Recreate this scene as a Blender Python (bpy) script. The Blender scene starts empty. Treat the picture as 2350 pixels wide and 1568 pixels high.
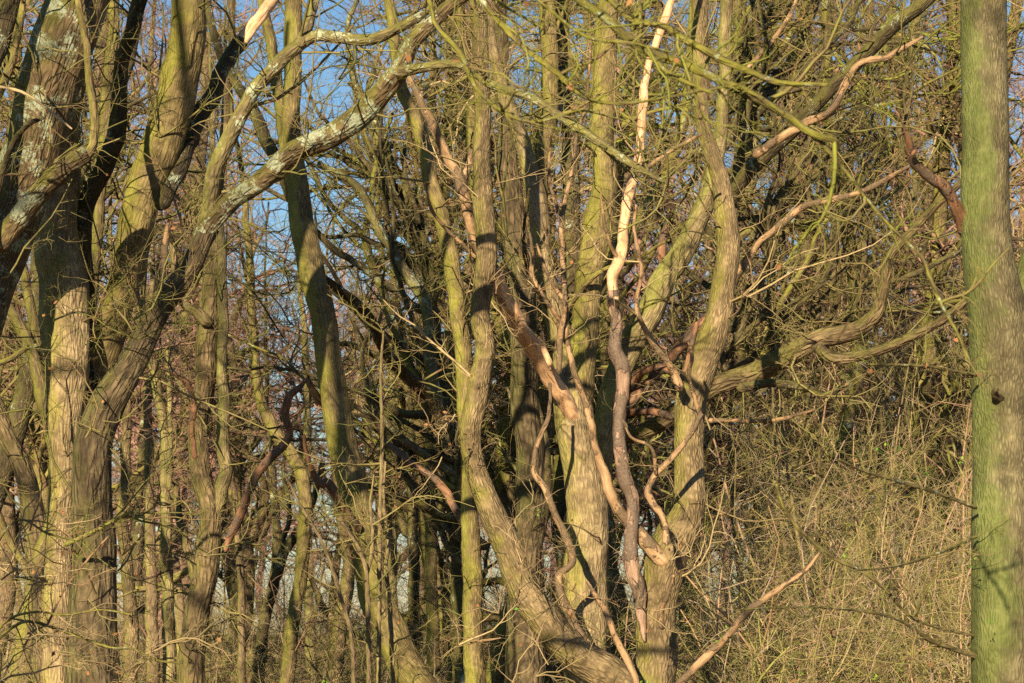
import bpy, math, random
import numpy as np
RNG = np.random.default_rng(7)
random.seed(7)

# ------------------------------------------------------------------ camera, sky, sun
scene = bpy.context.scene
CAM = np.array([0.0, 0.0, 1.7])
PITCH = math.radians(6.8)
LENS = 85.0
cam_data = bpy.data.cameras.new('camera')
cam_data.lens = LENS
cam_data.sensor_width = 36.0
cam_data.clip_end = 2000
cam_data.clip_start = 0.1
cam_data.dof.use_dof = True
cam_data.dof.focus_distance = 22.0
cam_data.dof.aperture_fstop = 6.3
cam = bpy.data.objects.new('camera', cam_data)
cam.location = CAM.tolist()
cam.rotation_euler = (math.pi / 2 + PITCH, 0, 0)
scene.collection.objects.link(cam)
scene.camera = cam

SUN_AZ = math.radians(14)      # the light travels to the right and away from the camera
SUN_EL = math.radians(18)
world = bpy.data.worlds.new('World')
scene.world = world
world.use_nodes = True
wn = world.node_tree.nodes
wn.clear()
sky = wn.new('ShaderNodeTexSky')
sky.sky_type = 'NISHITA'
sky.sun_disc = False
sky.sun_elevation = SUN_EL
sky.sun_rotation = math.pi + SUN_AZ
sky.air_density = 1.35
sky.dust_density = 0.0
sky.ozone_density = 6.0
bg = wn.new('ShaderNodeBackground')
bg.inputs['Strength'].default_value = 0.06
wo = wn.new('ShaderNodeOutputWorld')
world.node_tree.links.new(sky.outputs[0], bg.inputs[0])
world.node_tree.links.new(bg.outputs[0], wo.inputs[0])

sun_data = bpy.data.lights.new('sun', 'SUN')
sun_data.energy = 5.0
sun_data.angle = math.radians(0.53)
sun_data.color = (1.0, 0.84, 0.57)
sun = bpy.data.objects.new('sun', sun_data)
sun.rotation_euler = (math.pi / 2 - SUN_EL, 0, -SUN_AZ)
sun.location = (-20, -20, 20)
scene.collection.objects.link(sun)

scene.view_settings.view_transform = 'Standard'
scene.view_settings.look = 'None'
scene.view_settings.exposure = 1.1
scene.view_settings.gamma = 1.0
scene.render.engine = 'CYCLES'
scene.cycles.max_bounces = 4
scene.cycles.diffuse_bounces = 2
scene.cycles.glossy_bounces = 1
scene.cycles.transmission_bounces = 1
scene.cycles.transparent_max_bounces = 2
scene.cycles.use_denoising = False

# ------------------------------------------------------------------ helpers
F = LENS / 36.0 * 2350.0                # focal length in units of the traced sketch (2350 wide)
CP, SP = math.cos(PITCH), math.sin(PITCH)
COL = scene.collection


def proj(a):
    """rows x, y, w, d  ->  world positions and radii"""
    a = np.asarray(a, float)
    X = (a[:, 0] - 1175) / F
    Z = (784 - a[:, 1]) / F
    dy = CP - Z * SP
    s = a[:, 3] / dy
    p = np.stack([X * s, dy * s, (SP + Z * CP) * s], 1) + CAM
    return p, 0.5 * a[:, 2] / F * s


def seen(p):
    """sketch coordinates of world points"""
    q = p - CAM
    f = q[..., 1] * CP + q[..., 2] * SP
    u = -q[..., 1] * SP + q[..., 2] * CP
    f = np.maximum(f, 0.1)
    return 1175 + F * q[..., 0] / f, 784 - F * u / f


def unit(v):
    return v / np.maximum(np.linalg.norm(v, axis=-1, keepdims=True), 1e-9)


def spline(a, step):
    a = np.asarray(a, float)
    n = len(a)
    if n < 3:
        t = np.linspace(0, 1, max(3, int(np.hypot(*(a[1] - a[0])[:2]) / step) + 2))[:, None]
        return a[0] * (1 - t) + a[1] * t
    p = np.vstack([2 * a[0] - a[1], a, 2 * a[-1] - a[-2]])
    out = []
    for i in range(n - 1):
        p0, p1, p2, p3 = p[i], p[i + 1], p[i + 2], p[i + 3]
        m = max(1, int(round(np.hypot(*(p2 - p1)[:2]) / step)))
        t = (np.arange(m) / m)[:, None]
        out.append(0.5 * (2 * p1 + (p2 - p0) * t + (2 * p0 - 5 * p1 + 4 * p2 - p3) * t ** 2 + (3 * p1 - p0 - 3 * p2 + p3) * t ** 3))
    out.append(a[-1:])
    return np.vstack(out)


class Geo:
    """collects tube geometry for ONE mesh object"""
    def __init__(self):
        self.v, self.q, self.b, self.t, self.n = [], [], [], [], 0

    def tubes(self, P, R, sides, tone=None, lump=0.0, cap=True, root=False, ridge=.012):
        P = np.asarray(P, float)
        R = np.asarray(R, float)
        if P.ndim == 2:
            P, R = P[None], R[None]
        if cap:
            e = P[:, -1:] + (P[:, -1:] - P[:, -2:-1]) * 0.02 + unit(P[:, -1:] - P[:, -2:-1]) * R[:, -1:, None] * 0.35
            P = np.concatenate([P, e], 1)
            R = np.concatenate([R, R[:, -1:] * 0.02], 1)
        if root:
            e = P[:, :1] - unit(P[:, 1:2] - P[:, :1]) * R[:, :1, None] * .8
            P = np.concatenate([e, P], 1)
            R = np.concatenate([R[:, :1] * .25, R], 1)
        n, k, _ = P.shape
        T = np.empty_like(P)
        T[:, 1:-1] = P[:, 2:] - P[:, :-2]
        T[:, 0] = P[:, 1] - P[:, 0]
        T[:, -1] = P[:, -1] - P[:, -2]
        T = unit(T)
        ref = np.array([0.03, 1.0, 0.05])
        N = np.cross(T, ref)
        bad = np.linalg.norm(N, axis=-1) < 0.15
        N[bad] = np.cross(T[bad], np.array([1.0, 0, 0.2]))
        N = unit(N)
        B = np.cross(T, N)
        ang = np.arange(sides) * 2 * math.pi / sides
        ca, sa = np.cos(ang), np.sin(ang)
        V = np.concatenate([np.zeros((n, 1)), np.cumsum(np.linalg.norm(P[:, 1:] - P[:, :-1], axis=-1), 1)], 1)
        RR = np.repeat(R[:, :, None], sides, 2)
        if lump:
            ph = RNG.uniform(0, 6.28, 8)
            rm = R.mean()
            f = V[:, :, None] / max(rm, 0.01)
            A = ang[None, None, :]
            m = (np.sin(2 * A + ph[0] + 0.35 * f) * .9 + np.sin(3 * A + ph[1] - 0.5 * f) * .7 + np.sin(A + ph[2] + 1.1 * f) * .6
                 + np.sin(5 * A + ph[3] + 0.9 * f) * .45 + np.sin(4 * A + ph[4] - 1.9 * f) * .4 + np.sin(ph[5] + 2.3 * f) * .35
                 + np.sin(7 * A + ph[6] + .3 * f) * .35)
            RR = RR * (1 + lump * m)
            if sides > 24:
                wv = 1.5 * np.sin(V[:, :, None] * 4 + ph[7]) + .8 * np.sin(V[:, :, None] * 9 + ph[0])
                RR = RR * (1 + ridge * (np.sin(9 * A + ph[1] + wv) + .8 * np.sin(13 * A + ph[2] - 1.3 * wv) * np.sin(V[:, :, None] * 6 + ph[3])))
            L = V[0, -1]
            for _ in range(int(L / max(rm, .02) * 0.22)):       # knots
                a0, v0 = RNG.uniform(0, 6.28), RNG.uniform(0, L)
                da = np.abs((A - a0 + math.pi) % (2 * math.pi) - math.pi)
                g = np.exp(-(da / 0.42) ** 2 - ((V[:, :, None] - v0) / (rm * 0.55)) ** 2)
                RR = RR * (1 + RNG.uniform(.06, .2) * g)
        off = (N[:, :, None, :] * ca[None, None, :, None] + B[:, :, None, :] * sa[None, None, :, None])
        vv = P[:, :, None, :] + off * RR[..., None]
        rmean = R.mean(1)[:, None, None] * np.ones((n, k, sides))
        off0 = RNG.uniform(0, 40, (n, 1, 1))
        bk = np.stack([ca * rmean, sa * rmean, V[:, :, None] + off0 + 0 * rmean], -1)
        if tone is None:
            tone = RNG.uniform(0, 1, n)
        tn = np.repeat(np.asarray(tone, float), k * sides)
        i = np.arange(sides)
        j = (i + 1) % sides
        ring = np.arange(k - 1)[:, None] * sides
        q = np.stack([ring + i, ring + j, ring + sides + j, ring + sides + i], -1).reshape(-1, 4)
        q = (q[None] + (np.arange(n) * k * sides)[:, None, None]).reshape(-1, 4)
        self.v.append(vv.reshape(-1, 3))
        self.q.append(q + self.n)
        self.b.append(bk.reshape(-1, 3))
        self.t.append(tn)
        self.n += n * k * sides

    def quads(self, C, U, W, tone):
        """leaf quads: centres, half vectors"""
        n = len(C)
        v = np.stack([C - U, C - W * .9 + U * .1, C + U, C + W + U * .15], 1)
        self.v.append(v.reshape(-1, 3))
        self.q.append(np.arange(n * 4).reshape(n, 4) + self.n)
        self.b.append(np.zeros((n * 4, 3)))
        self.t.append(np.repeat(tone, 4))
        self.n += n * 4

    def mesh(self, name, mat, smooth=True):
        v = np.concatenate(self.v).astype(np.float32)
        q = np.concatenate(self.q).astype(np.int32)
        me = bpy.data.meshes.new(name)
        me.vertices.add(len(v))
        me.vertices.foreach_set('co', v.ravel())
        me.loops.add(q.size)
        me.loops.foreach_set('vertex_index', q.ravel())
        me.polygons.add(len(q))
        me.polygons.foreach_set('loop_start', np.arange(0, q.size, 4, dtype=np.int32))
        if smooth:
            me.polygons.foreach_set('use_smooth', np.ones(len(q), dtype=bool))
        a = me.attributes.new('bark', 'FLOAT_VECTOR', 'POINT')
        a.data.foreach_set('vector', np.concatenate(self.b).astype(np.float32).ravel())
        a = me.attributes.new('tone', 'FLOAT', 'POINT')
        a.data.foreach_set('value', np.concatenate(self.t).astype(np.float32))
        me.update(calc_edges=True)
        me.materials.append(mat)
        return me


def link(name, me, parent=None, loc=None):
    o = bpy.data.objects.new(name, me)
    COL.objects.link(o)
    if parent is not None:
        o.parent = parent
        o.location = (-parent.location[0], -parent.location[1], -parent.location[2])
    if loc is not None:
        o.location = loc
    return o


# ------------------------------------------------------------------ materials
def mat_new(name):
    m = bpy.data.materials.new(name)
    m.use_nodes = True
    nt = m.node_tree
    nt.nodes.clear()
    out = nt.nodes.new('ShaderNodeOutputMaterial')
    b = nt.nodes.new('ShaderNodeBsdfPrincipled')
    b.inputs['Roughness'].default_value = 0.85
    b.inputs['Specular IOR Level'].default_value = 0.2
    nt.links.new(b.outputs[0], out.inputs[0])
    return m, nt, b


class NB:
    def __init__(self, nt):
        self.nt = nt

    def n(self, t, **kw):
        nd = self.nt.nodes.new(t)
        for k, v in kw.items():
            if k.startswith('i_'):
                key = k[2:]
                nd.inputs[int(key) if key.isdigit() else key.replace('_', ' ')].default_value = v
            else:
                setattr(nd, k, v)
        return nd

    def l(self, a, b):
        self.nt.links.new(a, b)

    def mix(self, fac, a, b, blend='MIX'):
        nd = self.nt.nodes.new('ShaderNodeMix')
        nd.data_type = 'RGBA'
        nd.blend_type = blend
        for sock, v in ((nd.inputs[0], fac), (nd.inputs[6], a), (nd.inputs[7], b)):
            if isinstance(v, (int, float)):
                sock.default_value = v
            elif isinstance(v, tuple):
                sock.default_value = (*v, 1)
            else:
                self.l(v, sock)
        return nd.outputs[2]

    def math(self, op, a, b=None, clamp=False):
        nd = self.nt.nodes.new('ShaderNodeMath')
        nd.operation = op
        nd.use_clamp = clamp
        for i, v in enumerate((a, b)):
            if v is None:
                continue
            if isinstance(v, (int, float)):
                nd.inputs[i].default_value = v
            else:
                self.l(v, nd.inputs[i])
        return nd.outputs[0]

    def ramp(self, fac, stops):
        nd = self.nt.nodes.new('ShaderNodeMapRange')
        nd.interpolation_type = 'SMOOTHSTEP'
        nd.inputs[1].default_value, nd.inputs[2].default_value = stops
        self.l(fac, nd.inputs[0])
        return nd.outputs[0]

    def noise(self, vec, scale, detail=4, rough=.55, dist=0.0):
        nd = self.n('ShaderNodeTexNoise', i_Scale=scale, i_Detail=detail, i_Roughness=rough, i_Distortion=dist)
        self.l(vec, nd.inputs['Vector'])
        return nd.outputs['Fac']


def scaled(b, vec, s):
    nd = b.n('ShaderNodeVectorMath', operation='MULTIPLY')
    b.l(vec, nd.inputs[0])
    nd.inputs[1].default_value = s
    return nd.outputs[0]


def bark_mat(name, c1, c2, crack, moss=0.5, moss_col=(.20, .20, .05), lichen=0.0, furrow=38.0, depth=0.012, stretch=.22, lichen_col=(.42, .47, .36)):
    m, nt, bs = mat_new(name)
    b = NB(nt)
    at = b.n('ShaderNodeAttribute', attribute_name='bark').outputs['Vector']
    tone = b.n('ShaderNodeAttribute', attribute_name='tone').outputs['Fac']
    geo = b.n('ShaderNodeNewGeometry')
    st = scaled(b, at, (1, 1, stretch))
    # warp, then plates
    wn_ = b.n('ShaderNodeTexNoise', i_Scale=14.0, i_Detail=3.0)
    b.l(st, wn_.inputs['Vector'])
    wsub = b.n('ShaderNodeVectorMath', operation='SUBTRACT')
    b.l(wn_.outputs['Color'], wsub.inputs[0])
    wsub.inputs[1].default_value = (.5, .5, .5)
    wsc = scaled(b, wsub.outputs[0], (.05, .05, .05))
    wadd = b.n('ShaderNodeVectorMath', operation='ADD')
    b.l(st, wadd.inputs[0])
    b.l(wsc, wadd.inputs[1])
    vor = b.n('ShaderNodeTexVoronoi', feature='DISTANCE_TO_EDGE', i_Scale=furrow * 1.7)
    b.l(wadd.outputs[0], vor.inputs['Vector'])
    plate = b.ramp(vor.outputs['Distance'], (0.0, 0.30))
    fine = b.noise(scaled(b, at, (1, 1, .3)), 70, 6, .7)
    big = b.noise(at, 5.0, 4, .6)
    mid = b.noise(at, 17.0, 5, .6)
    base = b.mix(b.ramp(big, (.32, .68)), c1, c2)
    base = b.mix(b.math('MULTIPLY', b.ramp(fine, (.35, .7)), .55), base, b.mix(1.0, base, (.62, .56, .5), 'MULTIPLY'))
    base = b.mix(b.math('MULTIPLY', b.ramp(mid, (.45, .75)), .35), base, b.mix(1.0, base, (1.28, 1.2, 1.1), 'MULTIPLY'))
    inv = b.math('SUBTRACT', 1.0, plate)
    cr = b.math('MULTIPLY', inv, b.ramp(b.noise(at, 9.0, 3), (.3, .62)))
    base = b.mix(b.math('MULTIPLY', cr, .72), base, crack)
    # moss on the weather side and on upper faces
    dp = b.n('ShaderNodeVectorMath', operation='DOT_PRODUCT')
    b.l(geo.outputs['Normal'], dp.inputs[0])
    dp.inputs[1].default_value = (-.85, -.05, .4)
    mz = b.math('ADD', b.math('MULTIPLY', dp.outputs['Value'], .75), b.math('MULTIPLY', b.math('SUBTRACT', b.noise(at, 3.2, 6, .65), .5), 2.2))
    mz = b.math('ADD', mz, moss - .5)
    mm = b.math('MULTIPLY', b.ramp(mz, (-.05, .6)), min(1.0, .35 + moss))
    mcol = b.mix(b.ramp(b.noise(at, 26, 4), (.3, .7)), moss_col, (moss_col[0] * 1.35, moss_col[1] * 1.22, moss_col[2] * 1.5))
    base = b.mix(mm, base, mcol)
    if lichen > 0:
        lv = b.n('ShaderNodeTexVoronoi', i_Scale=26.0, i_Randomness=1.0)
        b.l(wadd.outputs[0] if False else at, lv.inputs['Vector'])
        ln = b.math('ADD', b.noise(at, 38, 6, .75), b.math('MULTIPLY', b.math('SUBTRACT', b.noise(at, 5.5, 3), .5), 1.1))
        lm = b.math('MULTIPLY', b.ramp(b.math('ADD', ln, lichen * .25 - .17), (.53, .60)), .85)
        base = b.mix(lm, base, b.mix(b.ramp(b.noise(at, 60, 3), (.35, .65)), lichen_col, (.30, .36, .26)))
    base = b.mix(1.0, base, b.mix(b.ramp(b.noise(scaled(b, at, (1, 1, .35)), 6.5, 5, .7), (.3, .68)), (.58, .56, .52), (1.1, 1.08, 1.05)), 'MULTIPLY')
    base = b.mix(1.0, base, b.mix(tone, (.86, .84, .8), (1.12, 1.08, 1.02)), 'MULTIPLY')
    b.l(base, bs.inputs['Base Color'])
    h = b.math('ADD', b.math('MULTIPLY', plate, .7), b.math('MULTIPLY', fine, .5))
    h = b.math('ADD', h, b.math('MULTIPLY', mid, .6))
    bp = b.n('ShaderNodeBump', i_Strength=.8, i_Distance=depth * .8)
    b.l(h, bp.inputs['Height'])
    b.l(bp.outputs[0], bs.inputs['Normal'])
    return m


def wood_mat(name, c1, c2, dark, bark_part=.35):
    """barkless wood, long grain, scraps of bark left on it"""
    m, nt, bs = mat_new(name)
    b = NB(nt)
    at = b.n('ShaderNodeAttribute', attribute_name='bark').outputs['Vector']
    gr = b.noise(scaled(b, at, (1, 1, .06)), 90, 5, .7)
    big = b.noise(scaled(b, at, (1, 1, .5)), 9, 4, .6)
    base = b.mix(b.ramp(gr, (.3, .7)), c1, c2)
    split = b.ramp(b.noise(scaled(b, at, (1, 1, .05)), 45, 3), (.6, .68))
    base = b.mix(b.math('MULTIPLY', split, .8), base, dark)
    base = b.mix(1.0, base, b.mix(b.ramp(b.noise(scaled(b, at, (1, 1, .35)), 16, 5, .7), (.3, .7)), (.55, .5, .46), (1.12, 1.1, 1.08)), 'MULTIPLY')
    patch = b.ramp(b.math('ADD', big, bark_part - .5), (.44, .49))
    pc = b.mix(b.ramp(b.noise(at, 60, 4), (.3, .7)), dark, (dark[0] * 1.7, dark[1] * 1.7, dark[2] * 1.7))
    base = b.mix(patch, base, pc)
    b.l(base, bs.inputs['Base Color'])
    bs.inputs['Roughness'].default_value = .7
    h = b.math('ADD', b.math('MULTIPLY', gr, .5), b.math('MULTIPLY', patch, .7))
    bp = b.n('ShaderNodeBump', i_Strength=1.0, i_Distance=.014)
    b.l(h, bp.inputs['Height'])
    b.l(bp.outputs[0], bs.inputs['Normal'])
    return m


def twig_mat(name, cols, mossy=0.0):
    m, nt, bs = mat_new(name)
    b = NB(nt)
    tone = b.n('ShaderNodeAttribute', attribute_name='tone').outputs['Fac']
    at = b.n('ShaderNodeAttribute', attribute_name='bark').outputs['Vector']
    cr = b.n('ShaderNodeValToRGB')
    b.l(tone, cr.inputs[0])
    el = cr.color_ramp.elements
    while len(el) < len(cols):
        el.new(.5)
    for i, c in enumerate(cols):
        el[i].position = i / (len(cols) - 1)
        el[i].color = (*c, 1)
    n = b.noise(at, 35, 3)
    c = b.mix(1.0, cr.outputs[0], b.mix(n, (.55, .55, .55), (1.4, 1.4, 1.4)), 'MULTIPLY')
    if mossy:
        c = b.mix(b.math('MULTIPLY', b.ramp(b.noise(at, 7, 3), (.4, .62)), mossy), c, (.24, .25, .04))
    b.l(c, bs.inputs['Base Color'])
    return m


def leaf_mat(name, cols, trans=.35):
    m, nt, bs = mat_new(name)
    b = NB(nt)
    tone = b.n('ShaderNodeAttribute', attribute_name='tone').outputs['Fac']
    c = b.mix(tone, cols[0], cols[1])
    b.l(c, bs.inputs['Base Color'])
    tr = b.n('ShaderNodeBsdfTranslucent')
    b.l(c, tr.inputs[0])
    mx = b.n('ShaderNodeMixShader', i_0=trans)
    b.l(bs.outputs[0], mx.inputs[1])
    b.l(tr.outputs[0], mx.inputs[2])
    out = [x for x in nt.nodes if x.type == 'OUTPUT_MATERIAL'][0]
    b.l(mx.outputs[0], out.inputs[0])
    return m


M = {
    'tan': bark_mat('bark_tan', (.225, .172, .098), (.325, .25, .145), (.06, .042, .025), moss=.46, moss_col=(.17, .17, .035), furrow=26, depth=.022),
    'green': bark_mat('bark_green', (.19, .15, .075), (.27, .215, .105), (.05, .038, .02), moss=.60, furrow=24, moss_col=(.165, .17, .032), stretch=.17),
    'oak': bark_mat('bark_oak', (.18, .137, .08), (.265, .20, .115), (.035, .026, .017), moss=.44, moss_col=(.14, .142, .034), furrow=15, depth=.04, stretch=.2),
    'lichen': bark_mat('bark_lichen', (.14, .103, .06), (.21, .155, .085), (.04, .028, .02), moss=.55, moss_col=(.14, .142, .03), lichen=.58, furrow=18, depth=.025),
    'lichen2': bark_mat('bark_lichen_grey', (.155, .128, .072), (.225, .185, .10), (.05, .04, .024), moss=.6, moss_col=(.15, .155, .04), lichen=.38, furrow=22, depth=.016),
    'dark': bark_mat('bark_dark', (.07, .056, .034), (.125, .10, .055), (.024, .019, .014), moss=.5, moss_col=(.105, .108, .026), lichen=.18, furrow=22, depth=.018),  # dark mossy bark; on the shaded limbs this tone also paints in the shade
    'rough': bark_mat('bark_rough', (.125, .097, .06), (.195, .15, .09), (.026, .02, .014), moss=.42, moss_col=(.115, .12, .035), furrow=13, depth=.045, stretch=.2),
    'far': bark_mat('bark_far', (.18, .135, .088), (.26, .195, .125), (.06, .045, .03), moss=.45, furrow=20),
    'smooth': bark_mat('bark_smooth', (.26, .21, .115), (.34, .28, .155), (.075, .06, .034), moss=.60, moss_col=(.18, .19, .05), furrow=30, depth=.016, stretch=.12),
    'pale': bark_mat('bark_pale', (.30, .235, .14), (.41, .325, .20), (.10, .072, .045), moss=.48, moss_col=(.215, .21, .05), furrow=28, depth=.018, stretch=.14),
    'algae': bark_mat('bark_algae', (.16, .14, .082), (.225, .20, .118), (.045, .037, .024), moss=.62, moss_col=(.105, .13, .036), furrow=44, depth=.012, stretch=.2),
    'bright': wood_mat('wood_fresh', (.64, .37, .195), (.83, .555, .335), (.20, .12, .068), .30),
    'peeled': wood_mat('wood_peeled', (.66, .40, .22), (.85, .59, .36), (.19, .115, .065), .33),
    'dead': wood_mat('wood_dead', (.28, .175, .095), (.41, .27, .15), (.10, .068, .04), .46),
    'weathered': wood_mat('wood_weathered', (.27, .175, .125), (.39, .265, .19), (.10, .07, .05), .47),
    'rot': wood_mat('wood_rotten', (.205, .105, .06), (.33, .18, .10), (.085, .058, .04), .45),
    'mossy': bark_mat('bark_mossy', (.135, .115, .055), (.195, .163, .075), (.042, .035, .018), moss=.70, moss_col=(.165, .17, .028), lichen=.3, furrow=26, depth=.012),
    't_olive': twig_mat('twig_olive', [(.055, .048, .02), (.13, .11, .042), (.23, .175, .08), (.15, .08, .048)], .4),
    't_tan': twig_mat('twig_tan', [(.15, .105, .058), (.29, .205, .105), (.43, .31, .175), (.22, .12, .068)], .2),
    't_moss': twig_mat('twig_moss', [(.10, .105, .022), (.19, .19, .036), (.19, .147, .068), (.15, .083, .043)], .55),
    't_red': twig_mat('twig_red', [(.09, .052, .04), (.20, .105, .078), (.31, .175, .13), (.19, .135, .068)], .1),
    't_far': twig_mat('twig_far', [(.17, .092, .076), (.29, .158, .13), (.38, .22, .18), (.25, .175, .11)], 0),
    't_scrub': twig_mat('twig_scrub', [(.14, .125, .042), (.29, .265, .085), (.50, .385, .20), (.28, .20, .17), (.40, .225, .135), (.23, .23, .065)], .3),
    'leaf': leaf_mat('leaf_dry', ((.30, .13, .055), (.46, .23, .10))),
    'green_leaf': leaf_mat('leaf_green', ((.10, .30, .03), (.26, .42, .05))),
}


# ------------------------------------------------------------------ twig growth
def grow(pos, tan, rad, length, ang, k, wig, up, taper=.35):
    """n side shoots, vectorised; returns (n, k+1, 3), (n, k+1)"""
    n = len(pos)
    r = RNG.normal(size=(n, 3))
    perp = unit(r - tan * np.sum(r * tan, 1, keepdims=True))
    a = RNG.uniform(ang[0], ang[1], (n, 1))
    d = unit(tan * np.cos(a) + perp * np.sin(a))
    P = np.empty((n, k + 1, 3))
    P[:, 0] = pos
    st = (np.asarray(length) / k)[:, None]
    bend = RNG.normal(size=(n, 3)) * wig * .6
    for i in range(k):
        d = unit(d + bend * .5 + RNG.normal(size=(n, 3)) * wig + np.array([0, 0, up]))
        P[:, i + 1] = P[:, i] + d * st
    R = np.asarray(rad)[:, None] * np.linspace(1, taper, k + 1)[None]
    return P, R


def pick(P, R, m, lo=.15):
    """m buds on every polyline"""
    n, k, _ = P.shape
    idx = np.repeat(np.arange(n), m)
    t = RNG.uniform(lo, 1, n * m) * (k - 1.001)
    i = t.astype(int)
    f = (t - i)[:, None]
    p = P[idx, i] * (1 - f) + P[idx, i + 1] * f
    tan = unit(P[idx, i + 1] - P[idx, i])
    r = R[idx, i]
    return p, tan, r, idx


def spray(g, pos, tan, n_side, len1, r1, up=.04, m2=5, m3=3, len2=.38, len3=.32, wig=.22, ang=(.5, 1.35), fine=1.0, leaves=None, tone=None):
    """side branches with twigs and twiglets, grown from bud positions"""
    if len(pos) == 0:
        return
    i = RNG.integers(0, len(pos), n_side)
    L1 = RNG.uniform(*len1, n_side) * RNG.uniform(.5, 1, n_side)
    t1 = RNG.uniform(0, 1, n_side)
    P1, R1 = grow(pos[i], tan[i], r1 * L1 / max(len1[1], .01) * RNG.uniform(.7, 1.2, n_side), L1, ang, 7, wig, up)
    g.tubes(P1, R1, 4, t1, cap=False)
    p, t, r, ix = pick(P1, R1, m2)
    L2 = L1[ix] * RNG.uniform(.5, 1.2, len(p)) * len2
    P2, R2 = grow(p, t, np.minimum(r * .62, .008 * fine), L2, (.45, 1.1), 5, wig * 1.15, up)
    t2 = np.clip(t1[ix] + RNG.normal(size=len(p)) * .2, 0, 1)
    g.tubes(P2, R2, 3, t2, cap=False)
    if m3:
        p, t, r, ix2 = pick(P2, R2, m3)
        L3 = np.maximum(L2[ix2] * RNG.uniform(.4, 1.2, len(p)) * len3, .05)
        P3, R3 = grow(p, t, np.minimum(r * .7, .0042 * fine), L3, (.4, 1.1), 3, wig * 1.2, up, .45)
        g.tubes(P3, R3, 3, np.clip(t2[ix2] + RNG.normal(size=len(p)) * .15, 0, 1), cap=False)
        if leaves is not None:
            sel = RNG.uniform(size=len(p)) < leaves[1] * .4
            e = P3[sel, -1]
            if len(e):
                u = unit(RNG.normal(size=e.shape)) * RNG.uniform(.014, .026, (len(e), 1))
                w = unit(np.cross(u, RNG.normal(size=e.shape))) * RNG.uniform(.012, .02, (len(e), 1))
                leaves[0].quads(e, u, w, RNG.uniform(0, 1, len(e)))


# ------------------------------------------------------------------ traced trees
def parse(s, d0, d1):
    a = np.array([[float(x) for x in q.split(',')] for q in s.split()])
    if a.shape[1] == 3:
        L = np.concatenate([[0], np.cumsum(np.hypot(np.diff(a[:, 0]), np.diff(a[:, 1])))])
        a = np.column_stack([a, d0 + (d1 - d0) * L / L[-1]])
    return a


def path3(s, d0, d1, wob=.05):
    a = parse(s, d0, d1)
    w = a[:, 2].mean()
    a = spline(a, max(5.0, w * .28))
    n = len(a)
    t = np.linspace(0, 1, n) * np.hypot(a[-1, 0] - a[0, 0], a[-1, 1] - a[0, 1]) / max(w, 4)
    ph = RNG.uniform(0, 6.28, 6)
    env = np.minimum(1, np.minimum(np.arange(n), np.arange(n)[::-1]) / 4)
    a[:, 0] += wob * w * env * (np.sin(t * .9 + ph[0]) + .6 * np.sin(t * 2.1 + ph[1]))
    a[:, 3] += .0008 * w * env * np.sin(t * .8 + ph[2])
    return proj(a)


def smooth_down(P, R):
    """carry a trunk from its lowest traced point to the ground with a root flare"""
    p, r = P[0], R[0]
    z = p[2]
    t = np.linspace(1, 0, 7)[:-1][::-1]
    lean = (P[0] - P[min(3, len(P) - 1)])
    lean = lean / max(abs(lean[2]), .05) * .5
    ext, er = [], []
    for s in np.linspace(1, 1 / 7, 7):
        zz = z * (1 - s) - .12 * s
        ext.append([p[0] + lean[0] * z * s * .6, p[1] + lean[1] * z * s * .6, zz])
        er.append(r * (1 + .12 * s + .45 * max(0, s - .55) ** 1.5))
    return np.vstack([ext, P]), np.concatenate([er, R])


def extend_up(P, R, L):
    """carry a stem above the frame"""
    t = unit(P[-1] - P[-4])
    n = max(5, int(L / max(R[-1] * 1.5, .12)))
    d = t.copy()
    p = P[-1].copy()
    ex, er = [], []
    ph = RNG.uniform(0, 6.28, 2)
    for i in range(n):
        d = unit(d + np.array([.05 * math.sin(i * .7 + ph[0]), .04 * math.sin(i * .9 + ph[1]), .06]))
        p = p + d * L / n
        ex.append(p.copy())
        er.append(R[-1] * (1 - .7 * (i + 1) / n))
    return np.vstack([P, ex]), np.concatenate([R, er])


TREES = []


def bough(x, y, ang, length, w0, d, curl, mat, tw=1.8):
    """a crooked arching bough as a traced path; ang is measured up from the right"""
    pts = []
    n = max(4, int(length / 45))
    for i in range(n + 1):
        f = i / n
        pts.append(f'{x:.0f},{y:.0f},{w0 * (1 - .75 * f):.1f}')
        ang += curl / n + RNG.normal() * .2
        st = length / n * RNG.uniform(.8, 1.2)
        x += math.cos(ang) * st
        y -= math.sin(ang) * st
    return ('bough', ' '.join(pts), d, d + RNG.uniform(-1.2, 1.6), mat, {'tw': tw, 'len': (.5, 1.7)})


def boughs(stems, n, a0, a1, mats, length=(320, 760), w=(9, 23), tw=.45):
    """n boughs springing from points x, y, d along a stem, between two heading angles in degrees"""
    out = []
    st = np.array(stems, float)
    for i in range(n):
        t = RNG.uniform(0, len(st) - 1.001)
        k = int(t)
        p = st[k] + (st[k + 1] - st[k]) * (t - k)
        ang = math.radians(RNG.uniform(a0, a1))
        curl = RNG.uniform(-.1, .9) * (1 if math.cos(ang) > 0 else -1)
        L = RNG.uniform(*length)
        out.append(bough(p[0], p[1], ang, L, RNG.uniform(*w) * (.6 + .4 * L / length[1]), p[2], curl, mats[int(RNG.integers(0, len(mats)))], tw))
    return out


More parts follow.
